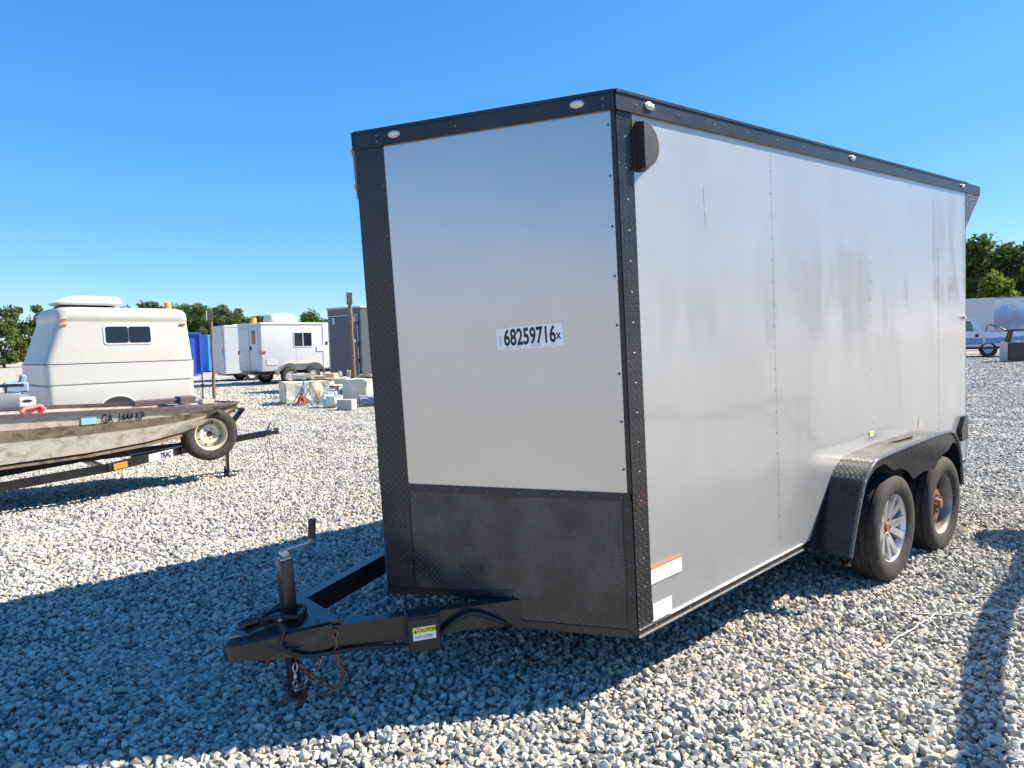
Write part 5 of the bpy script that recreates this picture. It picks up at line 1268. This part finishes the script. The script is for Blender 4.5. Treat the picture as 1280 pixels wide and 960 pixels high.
# small things on the gravel at the right
def ground_cord(pts, label, r=.0026):
    P = [Vector(at(px, py, 5)) for px, py in pts]; G_ = []
    for px, py in pts:
        d = ray(px, py); t = (.03 - CAM_H) / d.z; G_.append(Vector((0, 0, CAM_H)) + d * t)
    G_ = catmull(G_, 8); q = random.Random(len(pts))
    G_ = [g + Vector((0, 0, q.uniform(-.006, .006))) for g in G_]
    o = MB().tube(G_, r, 6).build('string', M['cord_white'], None, smooth=60); tag(o, label, 'string', 'white strings'); return o
ground_cord([(1090, 762), (1130, 765), (1175, 767), (1225, 765), (1290, 760)], 'white string crossing the gravel below the rear wheel')
ground_cord([(1105, 812), (1125, 795), (1150, 780), (1172, 766)], 'short white string lying aslant on the gravel')
ground_cord([(1175, 767), (1215, 773), (1250, 780)], 'white string end lying in the dark shadow', .0022)

# unseen tube frame and wheel, added outside the picture to cast a shadow band
TD = empty('shadow_frame', (3.9, 4.6, 0)); tag(TD, 'unseen bent steel frame added right of the picture to cast a shadow', 'shadow caster')
sh = lambda x, y, z: Vector((x - 3.9 + to_sun.x / to_sun.z * z, y - 4.6 + to_sun.y / to_sun.z * z, z))
cs_ = [(1214, 1020), (1218, 960), (1222, 900), (1227, 850), (1234, 795), (1256, 748), (1290, 722), (1340, 705)]
shg = [sh(on_ground(*q).x, on_ground(*q).y, .95) for q in cs_]
MB().tube(catmull(shg), .062, 10).build('bent_tube', M['steel_dirty'], TD, smooth=60)
MB().tube([shg[0], Vector((shg[0].x, shg[0].y, 0))], .04, 8).build('leg', M['black_paint'], TD)
MB().tube([shg[-1], Vector((shg[-1].x, shg[-1].y, 0))], .04, 8).build('leg', M['black_paint'], TD)
MB().tube([sh(3.68, 4.98, .32), shg[5]], .03, 8).build('axle_arm', M['black_paint'], TD)
e = empty('wheel', sh(3.68, 4.98, .32), (0, 0, R(70))); e.parent = TD
MB().lathe(tyre_profile(.32, .19, .2, False), n=24).build('tyre', M['rubber_plain'], e, smooth=35); MB().lathe([(0, .05), (.17, .05), (.19, .09), (.2, .09)], n=20).build('rim', M['alloy'], e, smooth=35)

# ================================================================== TREES
def tree_mesh(seed, h, rx, kind):
    q = random.Random(seed); tr = MB(); lf = MB()
    th_ = h * (.35 if kind != 'pine' else .95)
    tr.tube([(0, 0, -.3), (q.uniform(-.1, .1), q.uniform(-.1, .1), th_ * .5), (q.uniform(-.25, .25), q.uniform(-.25, .25), th_)], [h * .028, h * .020, h * .012], 8)
    clumps = []
    if kind == 'pine':
        for i in range(34):
            t = q.uniform(.32, 1); r_ = rx * (1.06 - t) * 1.5 * q.uniform(.4, 1); a = q.uniform(0, 6.28)
            clumps.append((Vector((r_ * math.cos(a), r_ * math.sin(a), h * t)), h * .055 * q.uniform(.7, 1.3)))
    else:
        for i in range(48):
            a = q.uniform(0, 6.28); t = q.uniform(-1, 1); rr3 = math.sqrt(1 - t * t * .8) * q.uniform(.35, 1)
            clumps.append((Vector((rx * rr3 * math.cos(a), rx * rr3 * math.sin(a), h * .50 + h * .44 * t * q.uniform(.75, 1))), h * .085 * q.uniform(.6, 1.35)))
        for c, r_ in clumps[:9]:
            tr.tube([(0, 0, th_ * .5), Vector((c.x * .5, c.y * .5, th_ * .5 + (c.z - th_ * .5) * .6)), c], [h * .010, h * .006, h * .003], 5)
    for c, r_ in clumps:
        for _ in range(int(115 if kind != 'pine' else 70)):
            d = Vector((q.gauss(0, 1), q.gauss(0, 1), q.gauss(0, .8))).normalized() * (r_ * q.uniform(.45, 1.15)); p_ = c + d
            s_ = h * q.uniform(.015, .030); nrm = (d.normalized() + Vector((q.gauss(0, .6), q.gauss(0, .6), q.gauss(.3, .6)))).normalized()
            a = nrm.orthogonal().normalized(); b = nrm.cross(a); g = q.uniform(0, 6.28); a, b = a * math.cos(g) + b * math.sin(g), b * math.cos(g) - a * math.sin(g)
            lf.face([p_ + a * s_, p_ + b * s_ * .8, p_ - a * s_ * .9 + nrm * s_ * .2, p_ - b * s_ * .7])
    return tr, lf
TM = {}
def tree(x, y, h, rx, kind, mt, label, seed, group=None):
    key = (kind, seed)
    if key not in TM:
        t, l = tree_mesh(seed, 10.0, 10.0 * rx / h, kind); a = t.build('trunk', M['bark'], None, smooth=60); b = l.build('crown', M[mt], None, recalc=False)
        TM[key] = (a.data, b.data); bpy.data.objects.remove(a); bpy.data.objects.remove(b)
    o = empty('pine_tree' if kind == 'pine' else 'leafy_tree', (x, y, terrain(x, y)), (0, 0, random.uniform(0, 6.28))); o.scale = (h / 10,) * 3
    tag(o, label, 'tree', group)
    for d, nm in zip(TM[key], ('trunk', 'crown')):
        c = bpy.data.objects.new(nm, d); col.objects.link(c); c.parent = o
        if nm == 'crown': pass
    return o
def tree_px(px, pyt, Y, wpx, kind, mt, label, seed, group=None):
    b = at(px, 441, Y); t = at(px, pyt, Y); h = t.z - terrain(b.x, b.y)
    return tree(b.x, b.y, h, wpx / 2 * Y / F_PX, kind, mt, label, seed, group)
g1 = 'treeline behind the trailers'
lab_line = 'green tree in the distant treeline behind the white trailers'
tree_px(4, 394, 88, 60, 'leaf', 'leaf', 'low leafy tree at the far left edge behind white motorboat', 1, g1)
tree_px(32, 377, 92, 64, 'leaf', 'leaf_dark', 'taller leafy tree left of the moulded camper roof', 2, g1)
tree_px(-30, 388, 95, 60, 'leaf', 'leaf', 'leafy tree just beyond the left edge of the picture', 3, g1)
line = [(172, 381, 118, 46, 'low tree top directly above the camper window'), (187, 374, 112, 40, 'tall rounded tree top between air conditioner and orange bucket'), (207, 377, 115, 46, 'tree top immediately left of the orange camper bucket'),
        (229, 377, 116, 46, 'tree top immediately right of the orange camper bucket'), (243, 375, 108, 44, 'tall tree rising at the right end of the camper roof'), (256, 382, 104, 40, 'tree just left of the upright wooden post'),
        (273, 379, 110, 44, 'tree just right of the upright wooden post'), (291, 383, 106, 44, 'tree behind the plain white cargo trailer roof'), (306, 388, 104, 40, 'tree behind the left end of the travel trailer'),
        (320, 390, 110, 40, 'tree behind the orange travel trailer bucket'), (334, 396, 112, 34, 'lowest tree at the right end of the treeline slope'), (250, 392, 125, 60, 'shaded tree deep behind the blue containers'), (285, 394, 125, 60, 'shaded tree deep behind the white cargo trailer')]
for i, (px, pt, Y, wx, lb) in enumerate(line):
    tree_px(px, pt, Y, wx * 1.35, 'leaf', ('leaf', 'leaf_dark')[i % 2], lb, 41 + i % 6, g1)
tree_px(388, 386, 96, 36, 'leaf', 'leaf', 'round leafy tree behind the roof of the long travel trailer', 4, g1)
tree_px(410, 396, 104, 24, 'leaf', 'leaf', 'small leafy tree left of the grey trailer roof', 5, g1)
tree_px(362, 397, 108, 26, 'leaf', 'leaf_dark', 'low leafy tree behind the travel trailer air conditioner', 2, g1)
ords = ['first', 'second', 'third', 'fourth', 'fifth', 'sixth', 'seventh', 'eighth', 'ninth', 'tenth', 'eleventh', 'twelfth', 'thirteenth']
for i, od in enumerate(ords):
    px = 440 + i * 58
    tree_px(px, (392, 384, 378, 388, 374, 370, 380, 366, 372, 360, 352, 345, 330)[i], (112, 104, 108, 100, 105, 98, 102, 95, 98, 92, 88, 82, 76)[i], 78, 'leaf', ('leaf', 'leaf_dark')[i % 2], 'tree hidden behind the silver trailer, %s from the left' % od, 41 + i % 6, g1)
for i, (px, pt) in enumerate(((-90, 384), (-150, 380), (-215, 386), (-290, 378))):
    tree_px(px, pt, 98, 84, 'leaf', ('leaf', 'leaf_dark')[i % 2], 'tree beyond the left edge of the picture, %s one out' % ords[i], 41 + i, g1)
g2 = 'tall trees behind the pickup'
tree_px(1222, 286, 62, 74, 'leaf', 'leaf', 'tall leafy tree rising right behind the silver trailer rear', 11, g2)
tree_px(1268, 292, 58, 84, 'leaf', 'leaf_dark', 'broad dark leafy tree at the right edge behind box trailer', 12, g2)
tree_px(1320, 300, 60, 90, 'leaf', 'leaf', 'leafy tree beyond the right edge of the picture', 13, g2)
tree_px(1190, 300, 66, 90, 'leaf', 'leaf_dark', 'leafy tree hidden behind the silver trailer rear', 14, g2)
tree_px(1245, 335, 52, 34, 'leaf', 'leaf_light', 'small bright yellow green tree above the box trailer', 21, g2)
tree_px(1236, 330, 70, 80, 'leaf', 'leaf_dark', 'dark undergrowth tree low behind the box trailer', 15, g2)
tree_px(1275, 338, 66, 80, 'leaf', 'leaf_dark', 'dark low tree behind the printed trailer panels', 16, g2)
for i, (x, y, h, k) in enumerate([(60, 40, 15, 'pine'), (70, 38, 14, 'pine'), (75, 25, 11, 'leaf'), (85, 12, 10, 'leaf'), (78, 55, 11, 'leaf'), (85, -5, 10, 'leaf'), (62, 62, 11, 'leaf')]):
    tree(x, y, h, h * (.16 if k == 'pine' else .36), k, 'leaf_dark', ['tall pine right of the picture, nearer one', 'tall pine right of the picture, farther one', 'leafy tree right of the picture beside the pines', 'leafy tree right of the picture, second from the pines', 'leafy tree right of the picture behind the pines', 'leafy tree far right of the picture', 'leafy tree right of the picture left of the pines'][i], 31 if k == 'pine' else 11 + i % 3, 'trees right of the yard')
